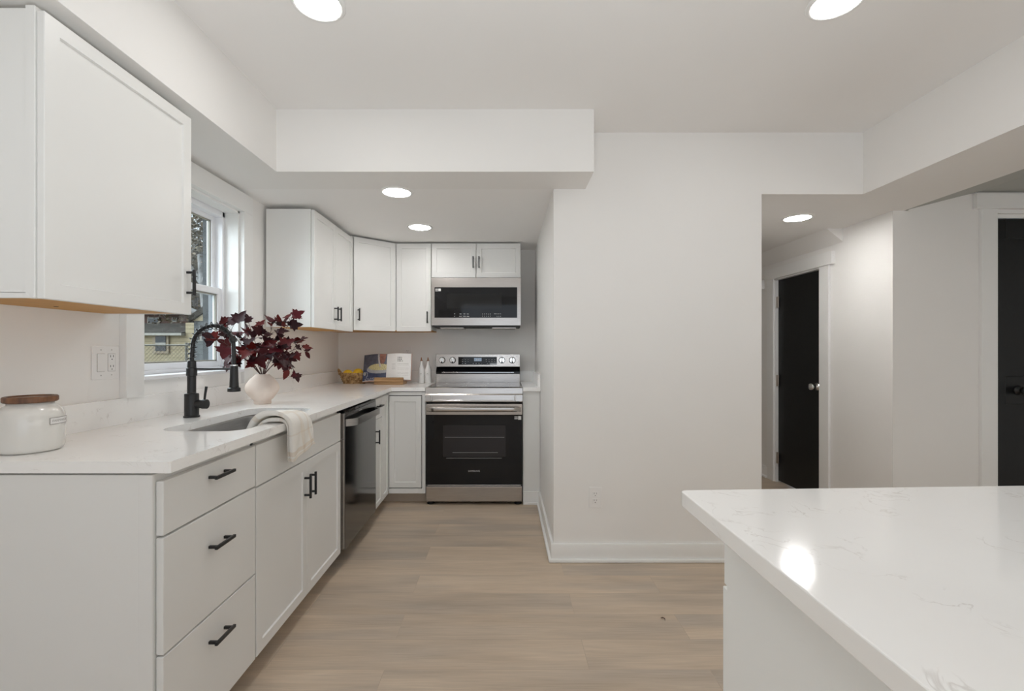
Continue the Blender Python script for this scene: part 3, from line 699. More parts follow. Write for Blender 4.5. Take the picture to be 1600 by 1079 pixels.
# front control strip (fascia) rising to the cooktop edge
b = bmesh.new(); sec = [(YRF-0.006, 0.796), (YRF-0.010, 0.802), (YRF-0.006, 0.850), (YRF, 0.860), (YRF+0.004, 0.903), (YRF+0.012, 0.908), (YRF+0.05, 0.908), (YRF+0.05, 0.796)]
l_ = [b.verts.new((x0, yy, z)) for yy, z in sec]; r_ = [b.verts.new((x1, yy, z)) for yy, z in sec]
b.faces.new(l_); b.faces.new(r_)
for i in range(len(sec)): j = (i+1) % len(sec); b.faces.new((l_[i], l_[j], r_[j], r_[i]))
fa = obj('fascia', b, M['steel'], rg)
for xx in (x0+0.048, x1-0.058):
    obj('fascia_cap', nb(xx-0.006, xx+0.006, YRF-0.015, YRF-0.006, 0.806, 0.846, 0.003), M['chrome'], fa)
obj('fascia_lip', nb(x0+0.06, x1-0.07, YRF-0.012, YRF-0.006, 0.806, 0.812, 0.002), M['chrome'], fa)
tp = obj('cooktop_frame', rb(x0, x1, YRF+0.012, 4.12, 0.892, 0.9075, 0.002), M['steel'], rg)
ck = obj('cooktop', rb(x0+0.016, x1-0.016, YRF+0.03, 4.085, 0.906, 0.910, 0.001), M['cooktop'], rg); ck['label'] = 'black glass cooktop'
b = bmesh.new()
for cx, cy, rr in ((-0.42, 3.72, 0.115), (-0.05, 3.72, 0.10), (-0.42, 3.97, 0.08), (-0.05, 3.97, 0.09), (-0.235, 3.99, 0.055)):
    lathe(b, [(rr, 0.9101), (rr+0.003, 0.9103), (rr+0.003, 0.9101)], 48, (cx, cy, 0), cap=False)
obj('burner_mark', b, M['mark'], ck)
# oven door
od = obj('oven_door', rb(x0+0.002, x1-0.002, YRF+0.002, YRF+0.045, 0.158, 0.780, 0.003), M['blackglass'], rg); od['label'] = 'black glass oven door with stainless top band'
obj('door_band', rb(x0+0.002, x1-0.002, YRF-0.004, YRF+0.010, 0.697, 0.781, 0.002), M['steel'], od)
obj('oven_window', nb(-0.475, 0.011, YRF+0.0012, YRF+0.0022, 0.372, 0.615), M['ovenwin'], od)
b = bmesh.new()
for z, xa, xb in ((0.523, -0.46, 0.0), (0.405, -0.40, -0.05), (0.362, -0.45, -0.02)): box(b, xa, xb, YRF+0.0005, YRF+0.0013, z-0.001, z+0.001)
obj('rack_line', b, M['mark'], od)
b = bmesh.new()   # broad bowed handle
pr = []
for i in range(25):
    s = i/24; bow = 0.030*min(1, (1-abs(2*s-1))*9)**0.5 if 0 < s < 1 else 0; pr.append((x0+0.012+s*(x1-x0-0.024), YRF-0.006-bow))
prev = None
for (xx, yy) in pr:
    ring = [b.verts.new(p) for p in ((xx, yy, 0.724), (xx, yy-0.008, 0.730), (xx, yy-0.010, 0.741), (xx, yy-0.008, 0.754), (xx, yy, 0.760), (xx, yy+0.008, 0.755), (xx, yy+0.008, 0.729))]
    if prev:
        for k in range(7): b.faces.new((prev[k], prev[(k+1) % 7], ring[(k+1) % 7], ring[k]))
    else: b.faces.new(ring)
    prev = ring
b.faces.new(prev)
obj('handle', b, M['steel'], od, smooth=True)['label'] = 'wide stainless bar handle'
text_mesh('logo', 'SAMSUNG', 0.020, on_face((-0.234, YRF+0.0015, 0.262), (1, 0, 0), (0, 0, 1)), M['mark'], od)
b = bmesh.new(); box(b, 0.107, 0.130, YRF+0.001, YRF+0.002, 0.659, 0.687)
for k in range(3): box(b, 0.078, 0.103, YRF+0.001, YRF+0.002, 0.664+k*0.008, 0.668+k*0.008)
obj('sticker', b, M['white'], od)
obj('door_trim', nb(x0+0.014, x1-0.014, YRF+0.0, YRF+0.01, 0.150, 0.156, 0.001), M['chrome'], rg)
obj('drawer', rb(x0+0.003, x1-0.003, YRF, YRF+0.045, 0.026, 0.144, 0.004), M['steel'], rg)
for xx in (x0+0.035, x1-0.035):
    for yy in (YRF+0.045, 4.1):
        b = bmesh.new(); lathe(b, [(0.028, 0.0), (0.03, 0.004), (0.02, 0.02), (0.02, 0.034)], 20, (xx, yy, 0)); obj('foot', b, M['feet'], rg, smooth=True)
# backguard
bg = obj('backguard', rb(x0+0.001, x1-0.001, 4.100, 4.185, 0.905, 0.985, 0.002), M['steel'], rg)
b = bmesh.new(); sec = [(4.100, 0.985), (4.088, 0.990), (4.088, 1.004), (4.135, 1.050), (4.185, 1.050), (4.185, 0.985)]
l_ = [b.verts.new((x0+0.002, yy, z)) for yy, z in sec]; r_ = [b.verts.new((x1-0.002, yy, z)) for yy, z in sec]; b.faces.new(l_); b.faces.new(r_)
for i in range(len(sec)): j = (i+1) % len(sec); b.faces.new((l_[i], l_[j], r_[j], r_[i]))
vt = obj('vent_band', b, M['blackglass'], rg)
obj('vent_lip', nb(x0+0.055, x1-0.055, 4.084, 4.089, 0.996, 1.001, 0.001), M['chrome'], vt)
cp = obj('control_panel', rb(x0+0.001, x1-0.001, 4.085, 4.185, 1.048, 1.160, 0.003), M['steel'], rg)
obj('display', nb(-0.408, -0.066, 4.0838, 4.086, 1.066, 1.136, 0.0005), M['blackglass'], cp)
obj('clock', nb(-0.268, -0.202, 4.0832, 4.0845, 1.098, 1.126), M['clock'], cp)
text_mesh('clock_digits', '8:45', 0.018, on_face((-0.235, 4.0829, 1.111), (1, 0, 0), (0, 0, 1)), M['white'], cp)
for up, low in (([-0.37, -0.345, -0.32], [-0.37, -0.345]), ([], [-0.275, -0.25, -0.225, -0.20]), ([-0.16, -0.135, -0.11, -0.085], [-0.15, -0.11])):
    b = bmesh.new()
    for xx in up:
        for z in (1.112, 1.095): box(b, xx-0.004, xx+0.004, 4.0832, 4.084, z-0.002, z+0.002)
    for xx in low: box(b, xx-0.005, xx+0.005, 4.0832, 4.084, 1.076, 1.080)
    obj('key_lettering', b, M['mark'], cp)
for px in (690.8, 707.2, 784.4, 800.4):
    kx = (px-788)/176.4; T = Matrix.Translation((kx, 4.085, 1.107)) @ rot_to((0, -1, 0))
    b = bmesh.new(); lathe(b, [(0.0285, 0), (0.0285, 0.004)], 32, T=T); kb = obj('knob_ring', b, M['gap'], cp)
    b = bmesh.new(); lathe(b, [(0.025, 0.004), (0.024, 0.018), (0.022, 0.021), (0, 0.021)], 32, T=T, cap=False)
    box(b, kx-0.006, kx+0.006, 4.053, 4.066, 1.087, 1.129, 0.002); obj('knob', b, M['chrome'], cp, smooth=True)
    obj('knob_pointer', nb(kx-0.006, kx+0.006, 4.0515, 4.055, 1.084, 1.095), M['gap'], cp)

# ------------------------------------------------------------------ microwave
mw = thing('microwave', 'stainless over-the-range microwave with black glass door', 'microwave', (-0.238, 4.05, 1.40))
mx0, mx1, YM = -0.612, 0.138, 3.868
obj('body', nb(mx0+0.003, mx1-0.003, YM+0.035, YB-0.002, 1.392, 1.803), M['gap'], mw)
b = bmesh.new(); wx0, wx1, wz0, wz1 = mx0+0.026, mx1-0.030, 1.468, 1.724
for a in ((mx0, wx0, 1.404, 1.803), (wx1, mx1, 1.404, 1.803), (wx0, wx1, 1.404, wz0), (wx0, wx1, wz1, 1.803)): box(b, a[0], a[1], YM, YM+0.036, a[2], a[3])
bmesh.ops.remove_doubles(b, verts=b.verts, dist=0.0001)
dm = obj('door_frame', b, M['steel'], mw)
obj('door_glass', nb(wx0, wx1, YM+0.006, YM+0.03, wz0, wz1), M['blackglass'], dm)
obj('door_window', nb(wx0+0.10, wx1-0.13, YM+0.0052, YM+0.0062, wz0+0.075, wz1-0.05), M['mwwin'], dm)
b = bmesh.new(); gy0, gy1 = YM+0.0050, YM+0.0062
def mk(px, py, w=2.0, h=1.0):
    X = (px-788)/186.0; Z = 1.2+(546-py)/186.0; box(b, X-w/372, X+w/372, gy0, gy1, Z-h/372, Z+h/372)
mk(710.3, 490, 1.2, 1.2); mk(710.3, 493.8, 1.2, 1.2); obj('key_lettering', b, M['mark'], dm); b = bmesh.new()
for px in (719.5, 725.5, 731): mk(px, 490.2, 3.0, 0.9); mk(px, 493.8, 4.2, 1.1)
obj('key_lettering', b, M['mark'], dm); b = bmesh.new()
for k in range(5): mk(754+k*3, 490.2, 0.9, 1.2); mk(754+k*3, 493.6, 0.9, 1.2)
obj('key_lettering', b, M['mark'], dm); b = bmesh.new()
for px in (776.6, 779.4, 782.2): mk(px, 490, 1.2, 1.2); mk(px, 493.8, 1.2, 1.2)
mk(773.5, 490, 3.0, 0.9)
obj('key_lettering', b, M['mark'], dm)
b = bmesh.new(); mk(686.8, 452.6, 4, 4)
for k in range(3): mk(682.2, 451.2+k*1.5, 4.2, 0.8)
obj('sticker', b, M['white'], dm)
vn = obj('vent_grille', nb(mx0+0.01, mx1-0.004, YM+0.006, YM+0.2, 1.388, 1.405, 0.002), M['gap'], mw)
for a, c in ((mx0+0.07, mx0+0.27), (mx1-0.24, mx1-0.04)): obj('filter_plate', nb(a, c, YM+0.02, YM+0.25, 1.378, 1.389, 0.003), M['steel'], vn)

# ------------------------------------------------------------------ faucet
fx, fy = -1.357, 2.0
fc = thing('faucet', 'black spring pull-down kitchen faucet behind the sink', 'faucet', (fx, fy, ZC1))
b = bmesh.new(); lathe(b, [(0.031, 0.0), (0.031, 0.006), (0.0275, 0.008), (0.0275, 0.098), (0.026, 0.102), (0.017, 0.103), (0.017, 0.178), (0.0205, 0.180), (0.0205, 0.212), (0.0175, 0.214), (0.0165, 0.243), (0.012, 0.246)], 36, (fx, fy, ZC1))
obj('body', b, M['black'], fc, smooth=True)
pts = []
for i in range(8): pts.append((fx+0.004*i/7, fy, 1.150+0.062*i/7))
cxx, czz, R = -1.263, 1.212, 0.090
for i in range(1, 25):
    a = PI-PI*0.90*i/24; pts.append((cxx+R*math.cos(a), fy, czz+R*1.02*math.sin(a)))
e = pts[-1]
for i in range(1, 8): pts.append((e[0]+(-1.173-e[0])*(i/7)**0.6, fy, e[2]-(e[2]-1.128)*i/7))
b = bmesh.new(); tube(b, pts, 0.0085, 14); obj('hose', b, M['black'], fc, smooth=True)
# coil around the hose
import bisect
def along(pts):
    P = [Vector(p) for p in pts]; s = [0.0]
    for a, c in zip(P, P[1:]): s.append(s[-1]+(c-a).length)
    def at(t):
        t = max(0, min(s[-1]-1e-6, t)); i = min(bisect.bisect_right(s, t)-1, len(P)-2); f = (t-s[i])/(s[i+1]-s[i])
        return P[i].lerp(P[i+1], f), (P[i+1]-P[i]).normalized()
    return s[-1], at
LN, at = along(pts)
b = bmesh.new(); cp_ = []; turns = 15; tot = 0.315
for i in range(turns*18+1):
    t = i/(turns*18); s = 0.004+t*tot; p, d = at(s); u = Vector((0, 1, 0)); w = d.cross(u)
    rr = 0.0165 if t < 0.5 else 0.0165-0.005*(t-0.5)/0.5
    ang = 2*PI*turns*t; cp_.append(p+(u*math.cos(ang)+w*math.sin(ang))*rr)
tube(b, cp_, 0.0019, 7); obj('spring', b, M['black'], fc, smooth=True)
p, d = at(0.318); b = bmesh.new(); tube(b, [p-d*0.009, p+d*0.009], 0.0145, 20); obj('spring_collar', b, M['black'], fc, smooth=True)
b = bmesh.new(); cyl(b, (fx, fy, 1.116), (-1.185, fy, 1.116), 0.0042, 12); obj('support_arm', b, M['black'], fc, smooth=True)
b = bmesh.new(); lathe(b, [(0.012, 0.112), (0.0155, 0.110), (0.0165, 0.06), (0.0185, 0.018), (0.025, 0.014), (0.0255, 0.0), (0.02, -0.001)], 28, (-1.173, fy, 1.019))
hd = obj('spray_head', b, M['black'], fc, smooth=True)
b = bmesh.new(); lathe(b, [(0.0145, 0), (0.0145, 0.005)], 24, (-1.173, fy, 1.130)); obj('chrome_collar', b, M['chrome'], hd, smooth=True)
b = bmesh.new(); cyl(b, (fx+0.02, fy, ZC1+0.056), (fx+0.046, fy, ZC1+0.056), 0.0185, 24); cyl(b, (fx+0.048, fy, ZC1+0.056), (fx+0.066, fy, ZC1+0.056), 0.0205, 24)
hv = obj('valve', b, M['black'], fc, smooth=True)
b = bmesh.new(); tube(b, [(fx+0.055, fy, ZC1+0.07), (fx+0.059, fy, ZC1+0.10), (fx+0.064, fy, ZC1+0.132)], [0.0045, 0.0048, 0.0055], 12); obj('lever', b, M['black'], hv, smooth=True)

# ------------------------------------------------------------------ vase with branches
vx, vy = -1.314, 2.503
b = bmesh.new(); lathe(b, [(0, 0.0), (0.040, 0.0), (0.043, 0.004), (0.043, 0.018), (0.058, 0.034), (0.078, 0.062), (0.085, 0.082), (0.080, 0.104), (0.062, 0.132), (0.044, 0.148), (0.036, 0.156), (0.034, 0.160), (0.030, 0.156), (0.030, 0.14), (0, 0.13)], 48, (vx, vy, ZC1), cap=False)
for v in b.verts:
    n_ = noise.noise(Vector((v.co.x*30, v.co.y*30, v.co.z*22)))*0.0022
    dxy = Vector((v.co.x-vx, v.co.y-vy, 0))
    if dxy.length > 0.001: v.co += dxy.normalized()*n_
tag(obj('vase', b, M['vase'], None, smooth='all', loc=(vx, vy, ZC1)), 'round blush-pink clay vase on the counter beside the sink', 'vase')

LEAF = [(0, 0), (0.10, 0.02), (0.33, -0.06), (0.30, 0.10), (0.58, 0.24), (0.40, 0.35), (0.42, 0.50), (0.22, 0.53), (0.17, 0.74), (0, 1.0)]
def add_leaf(bm, lay, p, d, up, size, col, simple=False):
    d = d.normalized(); s = d.cross(up)
    s = s.normalized() if s.length > 1e-4 else d.orthogonal().normalized()
    n = s.cross(d).normalized()
    outl = [(0, 0), (0.12, 0.12), (0.24, 0.32), (0.25, 0.5), (0.16, 0.76), (0, 1.0)] if simple else LEAF
    k = len(outl); mid = []; fold = random.uniform(0.15, 0.5); curl = random.uniform(-0.25, 0.35)
    def P(x, y_): return p+(s*x+d*y_+n*(abs(x)*fold-curl*y_*y_*0.6))*size
    mv = [bm.verts.new(P(0, y_)) for _, y_ in outl]
    for sg in (-1, 1):
        ev = [mv[0]]+[bm.verts.new(P(sg*x, y_)) for x, y_ in outl[1:-1]]+[mv[-1]]
        for i in range(k-1):
            vs = [mv[i], ev[i], ev[i+1], mv[i+1]]; vs = [v for j, v in enumerate(vs) if v not in vs[:j]]
            if len(vs) >= 3:
                # keep mid rib vertices ordered even where the lobes dip
                try: f = bm.faces.new(vs)
                except ValueError: continue
                sh = random.uniform(0.92, 1.08)
                for lp in f.loops: lp[lay] = (col[0]*sh, col[1]*sh, col[2]*sh, 1)
BURG = [(0.054, 0.002, 0.0037), (0.0313, 0.0016, 0.0037), (0.0733, 0.0027, 0.0037), (0.0225, 0.002, 0.0045), (0.0681, 0.0032, 0.0083), (0.0961, 0.0056, 0.0036), (0.0282, 0.0043, 0.0076)]
def branch(tip, bend, label, nl, size):
    root = thing('leafy_branch', label, 'branch', (vx, vy, ZC1+0.15), 'burgundy branches in the vase')
    base = Vector((vx, vy, ZC1+0.055)); neck = Vector((vx+(tip[0]-vx)*0.05, vy+(tip[1]-vy)*0.05, ZC1+0.158))
    tip = Vector(tip); c = neck.lerp(tip, 0.5)+Vector(bend)
    P = []
    for i in range(5): P.append(base.lerp(neck, i/5))
    for i in range(17):
        t = i/16; P.append(neck*(1-t)**2+c*2*t*(1-t)+tip*t*t)
    b = bmesh.new(); tube(b, P, [0.0032-0.0022*i/(len(P)-1) for i in range(len(P))], 7)
    lb = bmesh.new(); lay = lb.loops.layers.float_color.new('Col')
    for k in range(nl):
        t = 0.30+0.70*k/(nl-1); i = 5+t*16; i0 = min(int(i), len(P)-2); p = Vector(P[i0]).lerp(Vector(P[i0+1]), i-i0)
        ax = (Vector(P[i0+1])-Vector(P[i0])).normalized()
        if k < nl-1:
            side = ax.orthogonal().normalized(); side.rotate(Matrix.Rotation(k*2.4+random.uniform(-0.6, 0.6), 3, ax))
            d = (ax*0.45+side).normalized(); L2 = random.uniform(0.02, 0.055); q = p+d*L2+Vector((0, 0, 0.008))
            tube(b, [p, p.lerp(q, 0.5)+Vector((0, 0, 0.004)), q], [0.0013, 0.0011, 0.0009], 5)
        else: d = ax; q = p
        q.x = max(q.x, XW+0.05)
        sz = size*0.9*random.uniform(0.75, 1.25)*(0.85 if t < 0.5 else 1.0); colr = random.choice(BURG)
        dirs = (d+Vector((random.uniform(-0.4, 0.4), random.uniform(-0.4, 0.4), random.uniform(-0.55, 0.15)))).normalized()
        # leaves show their faces to the room
        upv = (Vector((0.45, -0.75, 0.55))+Vector((random.uniform(-0.6, 0.6), random.uniform(-0.6, 0.6), random.uniform(-0.6, 0.6)))).normalized()
        add_leaf(lb, lay, q, dirs, upv, sz, colr, simple=random.random() < 0.22)
        if random.random() < 0.75:
            d2 = dirs.copy(); d2.rotate(Matrix.Rotation(random.choice((-1, 1))*random.uniform(0.8, 1.5), 3, upv))
            add_leaf(lb, lay, q-d*0.006, d2, upv, sz*random.uniform(0.55, 0.9), random.choice(BURG), simple=random.random() < 0.3)
    for v in lb.verts: v.co.x = max(v.co.x, XW+0.036)
    obj('stem', b, M['stem'], root, smooth='all'); obj('leaves', lb, M['leaf'], root, smooth='all')
def px3(px, py, Y):                                   # a point at depth Y on the sight line of pixel px, py
    return ((px-788)*Y/F, Y, 1.2+(546-py)*Y/F)
branch(px3(352, 505, 2.42), (-0.01, -0.03, 0.05), 'burgundy branch fanning up to the left, tip before the window', 8, 0.075)
branch(px3(335, 528, 2.28), (0.0, -0.03, 0.06), 'burgundy branch leaning furthest left, large leaf beside the faucet spring', 7, 0.085)
branch(px3(388, 503, 2.62), (0.0, 0.02, 0.03), 'burgundy branch rising steeply left of the vase centre', 8, 0.075)
branch(px3(425, 508, 2.45), (0.0, 0.0, 0.02), 'burgundy branch standing nearly upright over the vase mouth', 8, 0.075)
branch(px3(458, 493, 2.62), (-0.01, 0.0, 0.0), 'tallest burgundy branch, topped by a big star-shaped leaf', 8, 0.085)
branch(px3(474, 542, 2.55), (0.0, 0.0, 0.06), 'burgundy branch arching right in front of the wall cabinet', 9, 0.075)
branch(px3(462, 584, 2.42), (0.03, 0.0, 0.14), 'lowest burgundy branch, drooping right with small hanging leaves', 7, 0.055)
branch(px3(395, 545, 2.32), (0.0, -0.04, 0.05), 'short burgundy branch leaning forward with a brownish leaf', 8, 0.08)
branch(px3(362, 556, 2.40), (-0.01, -0.03, 0.07), 'burgundy branch bending low left behind the spray head', 7, 0.075)
branch(px3(440, 545, 2.36), (0.0, -0.03, 0.05), 'short burgundy branch leaning forward to the right', 8, 0.08)

# ------------------------------------------------------------------ canister
kx, ky = -1.372, 1.335
kn = thing('canister', 'ivory glazed canister with a wooden lid at the left edge', 'canister', (kx, ky, ZC1))
b = bmesh.new(); lathe(b, [(0, 0.0), (0.060, 0.0), (0.069, 0.004), (0.0735, 0.014), (0.0745, 0.05), (0.0745, 0.085), (0.073, 0.105), (0.067, 0.120), (0.057, 0.130), (0.050, 0.134), (0.050, 0.140), (0.044, 0.140), (0.044, 0.13), (0, 0.12)], 64, (kx, ky, ZC1), cap=False)
jb = obj('jar', b, M['glaze'], kn, smooth='all')
b = bmesh.new(); lathe(b, [(0, 0.141), (0.056, 0.141), (0.0595, 0.144), (0.0595, 0.155), (0.057, 0.158), (0.050, 0.158), (0.048, 0.155), (0, 0.155)], 48, (kx, ky, ZC1), cap=False)
ld = obj('lid', b, M['acacia'], kn, smooth=True); ld['label'] = 'dark brown wooden lid'
# embossed label tag, on the side turned to the room
la = math.radians(11); ctr = Vector((kx, ky, ZC1+0.087))
b = bmesh.new(); R0 = 0.0748
def onjar(s, z, r): a = la+s/R0; return Vector((kx+r*math.cos(a), ky+r*math.sin(a), z))
nS = 14
for i in range(nS):
    s0, s1 = -0.032+0.064*i/nS, -0.032+0.064*(i+1)/nS; z0, z1 = ctr.z-0.009, ctr.z+0.009
    vs = [b.verts.new(onjar(s, z, r)) for r in (R0-0.002, R0+0.0012) for (s, z) in ((s0, z0), (s1, z0), (s1, z1), (s0, z1))]
    for f in ((0, 1, 2, 3), (4, 5, 6, 7), (0, 1, 5, 4), (3, 2, 6, 7), (0, 3, 7, 4), (1, 2, 6, 5)): b.faces.new([vs[j] for j in f])
tg = obj('label_tag', b, M['ceramic'], kn)
b = bmesh.new()
for z in (ctr.z-0.009, ctr.z+0.009): tube(b, [onjar(-0.032+0.064*i/12, z, R0+0.0008) for i in range(13)], 0.0009, 6)
for s in (-0.032, 0.032): tube(b, [onjar(s, ctr.z-0.009, R0+0.0008), onjar(s, ctr.z+0.009, R0+0.0008)], 0.0009, 6)
obj('label_border', b, M['greyprint'], tg)
t_ = text_mesh('label_lettering', 'FARMHOUSE', 0.0092, Matrix.Identity(4), M['greyprint'], tg)
off = root_loc(tg)
for v in t_.data.vertices:
    w = v.co+off; q = onjar(w.x, ctr.z+w.y, R0+0.0013+w.z*0.3); v.co = q-off

# ------------------------------------------------------------------ basket, lemons
bx, by, bz = -1.305, 4.01, ZC1
bk_ = thing('basket', 'small woven seagrass basket of lemons in the counter corner', 'basket', (bx, by, bz))
b = bmesh.new()
for k in range(6):
    t = k/5; R_ = 0.078+0.028*t**0.8; z = bz+0.008+0.078*t; n_ = 64; 
    for ph in (0, PI):
        pt = []
        for i in range(n_*2):
            a = 2*PI*i/(n_*2); tw = a*14+ph+k*0.7; pt.append((bx+(R_+0.0042*math.cos(tw))*math.cos(a)*1.12, by+(R_+0.0042*math.cos(tw))*math.sin(a)*0.9, z+0.0045*math.sin(tw)))
        tube(b, pt, 0.0050, 6, closed=True)
lathe(b, [(0, 0.002), (0.078, 0.002), (0.082, 0.008), (0, 0.008)], 32, T=Matrix.Translation((bx, by, bz)) @ Matrix.Diagonal((1.1, 0.88, 1, 1)), cap=False)
obj('bowl', b, M['wicker'], bk_, smooth='all')
for sg in (-1, 1):
    b = bmesh.new(); pt = []
    for i in range(15):
        a = PI*i/14; pt.append((bx+sg*(0.118+0.020*math.sin(a)), by-0.035+0.07*i/14, bz+0.078+0.042*math.sin(a)))
    for ph in (0, 2.1, 4.2):
        tube(b, [(p[0]+0.004*math.cos(i*1.1+ph), p[1], p[2]+0.004*math.sin(i*1.1+ph)) for i, p in enumerate(pt)], 0.0045, 6)
    obj('handle', b, M['wicker'], bk_, smooth='all')
def lemon(x, yy, z, rz, label):
    b = bmesh.new(); pr = [(0, -0.043), (0.006, -0.041), (0.010, -0.037), (0.020, -0.030), (0.028, -0.016), (0.030, 0), (0.028, 0.016), (0.020, 0.030), (0.009, 0.037), (0.005, 0.042), (0, 0.043)]
    lathe(b, pr, 24, T=Matrix.Translation((x, yy, z)) @ Matrix.Rotation(rz, 4, 'Z') @ Matrix.Rotation(PI/2, 4, 'Y'), cap=False)
    tag(obj('lemon', b, M['lemon'], None, smooth='all', loc=(x, yy, z)), label, 'lemon', 'lemons in the basket')
lemon(bx-0.045, by-0.035, bz+0.090, 0.1, 'yellow lemon at the left side of the woven basket')
lemon(bx+0.030, by+0.010, bz+0.098, 0.5, 'yellow lemon on top in the middle of the basket')
lemon(bx+0.030, by-0.055, bz+0.078, 0.2, 'yellow lemon at the front middle of the basket')
lemon(bx+0.080, by-0.005, bz+0.070, 1.2, 'yellow lemon at the basket end partly hidden by the cookbook')
lemon(bx-0.045, by+0.040, bz+0.066, 0.6, 'yellow lemon sunk at the back left of the basket')

# ------------------------------------------------------------------ cookbook and stand
bxc, byc = -0.972, 3.885
st = thing('book_stand', 'low wooden cookbook stand on the back counter', 'book stand', (bxc, byc, ZC1))
tilt = math.radians(22)
obj('base', nb(bxc-0.115, bxc+0.130, byc-0.045, byc+0.10, ZC1, ZC1+0.024, 0.003), M['standwood'], st)
obj('ledge', nb(bxc-0.112, bxc+0.132, byc-0.052, byc-0.034, ZC1+0.024, ZC1+0.060, 0.004), M['standwood'], st)
Tt = Matrix.Translation((bxc, byc+0.012, ZC1+0.026)) @ Matrix.Rotation(-tilt, 4, 'X') @ Matrix.Rotation(math.radians(-2.0), 4, 'Y')
Tb = Matrix.Translation((bxc, byc+0.012, ZC1+0.020)) @ Matrix.Rotation(-tilt, 4, 'X')
b = bmesh.new(); box(b, -0.10, 0.11, 0.018, 0.030, 0.0, 0.20, 0.003, T=Tb); obj('back_rest', b, M['standwood'], st)
ck_ = thing('cookbook', 'open cookbook with a pasta photograph leaning on the wooden stand', 'book', (bxc, byc, ZC1+0.024))
HWL, HWR, HH_ = 0.200, 0.205, 0.236
sp = -0.028
def leafcurve(u, hw):                                 # page bulge in front of the stand
    t = u/hw; return -0.012-0.020*math.sin(PI*min(1, t*1.05))*0.8*(1-t*0.3)+0.010*t
def page_bm(sg, hw, colf, nx=72, nz=80):
    b = bmesh.new(); lay = b.loops.layers.float_color.new('Col'); g = {}
    for i in range(nx+1):
        u = hw*i/nx
        for j in range(nz+1): g[i, j] = b.verts.new(Tt @ Vector((sp+sg*u, leafcurve(u, hw), 0.006+HH_*j/nz)))
    for i in range(nx):
        for j in range(nz):
            f = b.faces.new((g[i, j], g[i+1, j], g[i+1, j+1], g[i, j+1])); c = colf((i+0.5)/nx, (j+0.5)/nz)
            k_ = 0.75 if sg < 0 else 1.0
            for lp in f.loops: lp[lay] = (min(0.85, c[0]*k_), min(0.85, c[1]*k_), min(0.85, c[2]*k_), 1)
    return b
def col_left(u, v):
    x = 1-u                                           # 0 at the outer edge, 1 at the spine
    n_ = noise.noise(Vector((x*9, v*11, 1.0))); n2 = noise.noise(Vector((x*40, v*44, 5.0)))
    c = Vector((0.085, 0.090, 0.125))*(1+0.35*n_)+Vector((0.02, 0.02, 0.02))
    if v < 0.42: c = Vector((0.045, 0.062, 0.13))*(1+0.4*n_)
    ex, ez = (x-0.66)/0.50, (v-0.42)/0.17
    if ex*ex+ez*ez < 1: c = Vector((0.42, 0.42, 0.44))*(1+0.12*n_)
    ex, ez = (x-0.70)/0.46, (v-0.495)/0.125
    if ex*ex+ez*ez < 1: c = Vector((0.80, 0.70, 0.40)).lerp(Vector((0.34, 0.29, 0.08)), max(0, min(1, 0.35+n2*1.8)))
    if 0.70 < x < 0.97 and v > 0.62 and abs(x-0.80-(v-0.75)*0.12) < 0.13-0.1*max(0, 0.75-v)*4: c = Vector((0.30, 0.115, 0.075))*(1+0.5*n_)
    if abs(x-0.70-0.05*math.sin(v*5)) < 0.035 and v > 0.5: c = Vector((0.50, 0.47, 0.45))
    if (x-0.08)**2*1.4+(v-0.27)**2*1.2 < 0.006: c = Vector((0.45, 0.44, 0.40))
    if abs(math.hypot((x-0.13)*1.2, v-0.23)-0.10) < 0.012 and x > 0.15: c = Vector((0.55, 0.56, 0.60))
    if v < 0.10 and 0.1 < x < 0.55 and n2 > 0.1: c = Vector((0.5, 0.5, 0.53))
    return c
def col_right(u, v):
    c = Vector((0.80, 0.79, 0.775)); x = u
    def word(x0, x1, z, h, f): return x0 < x < x1 and abs(v-z) < h and noise.noise(Vector((x*60, z*50, 2))) > f
    for z, e in ((0.845, 0.62), (0.775, 0.62), (0.705, 0.66)):
        if word(0.44, e, z, 0.019, -0.25): return Vector((0.30, 0.29, 0.28))
    for k in range(9):
        if word(0.46, 0.92, 0.60-k*0.055, 0.007, -0.3) and k not in (2, 5): return Vector((0.60, 0.59, 0.57))
    for k in range(7):
        if word(0.22, 0.38, 0.60-k*0.035, 0.007, -0.3): return Vector((0.66, 0.65, 0.63))
    return c
def block(sg, hw, ext, d0, d1):
    """solid behind a page: cover or page block following the page curve"""
    b = bmesh.new(); nx = 18; fr, bk2 = [], []
    for i in range(nx+1):
        u = (hw+ext)*i/nx
        for lst, dd in ((fr, d0), (bk2, d1)):
            lst.append([b.verts.new(Tt @ Vector((sp+sg*u, leafcurve(min(u, hw), hw)+dd, z))) for z in (0.006-ext, 0.006+HH_+ext)])
    for i in range(nx):
        for lst in (fr, bk2): b.faces.new((lst[i][0], lst[i+1][0], lst[i+1][1], lst[i][1]))
        for k in (0, 1): b.faces.new((fr[i][k], fr[i+1][k], bk2[i+1][k], bk2[i][k]))
    for i in (0, nx): b.faces.new((fr[i][0], fr[i][1], bk2[i][1], bk2[i][0]))
    return b
obj('picture_page', page_bm(-1, HWL, col_left), M['page'], ck_, smooth='all')['label'] = 'left page with a photograph of a pasta bowl'
obj('text_page', page_bm(1, HWR, col_right), M['page'], ck_, smooth='all')['label'] = 'white right page with grey recipe text'
for sg, hw in ((-1, HWL), (1, HWR)):
    obj('page_block', block(sg, hw, 0.0, 0.0006, 0.012), M['paper'], ck_)
    obj('cover', block(sg, hw, 0.004, 0.0125, 0.0155), M['cover'], ck_)

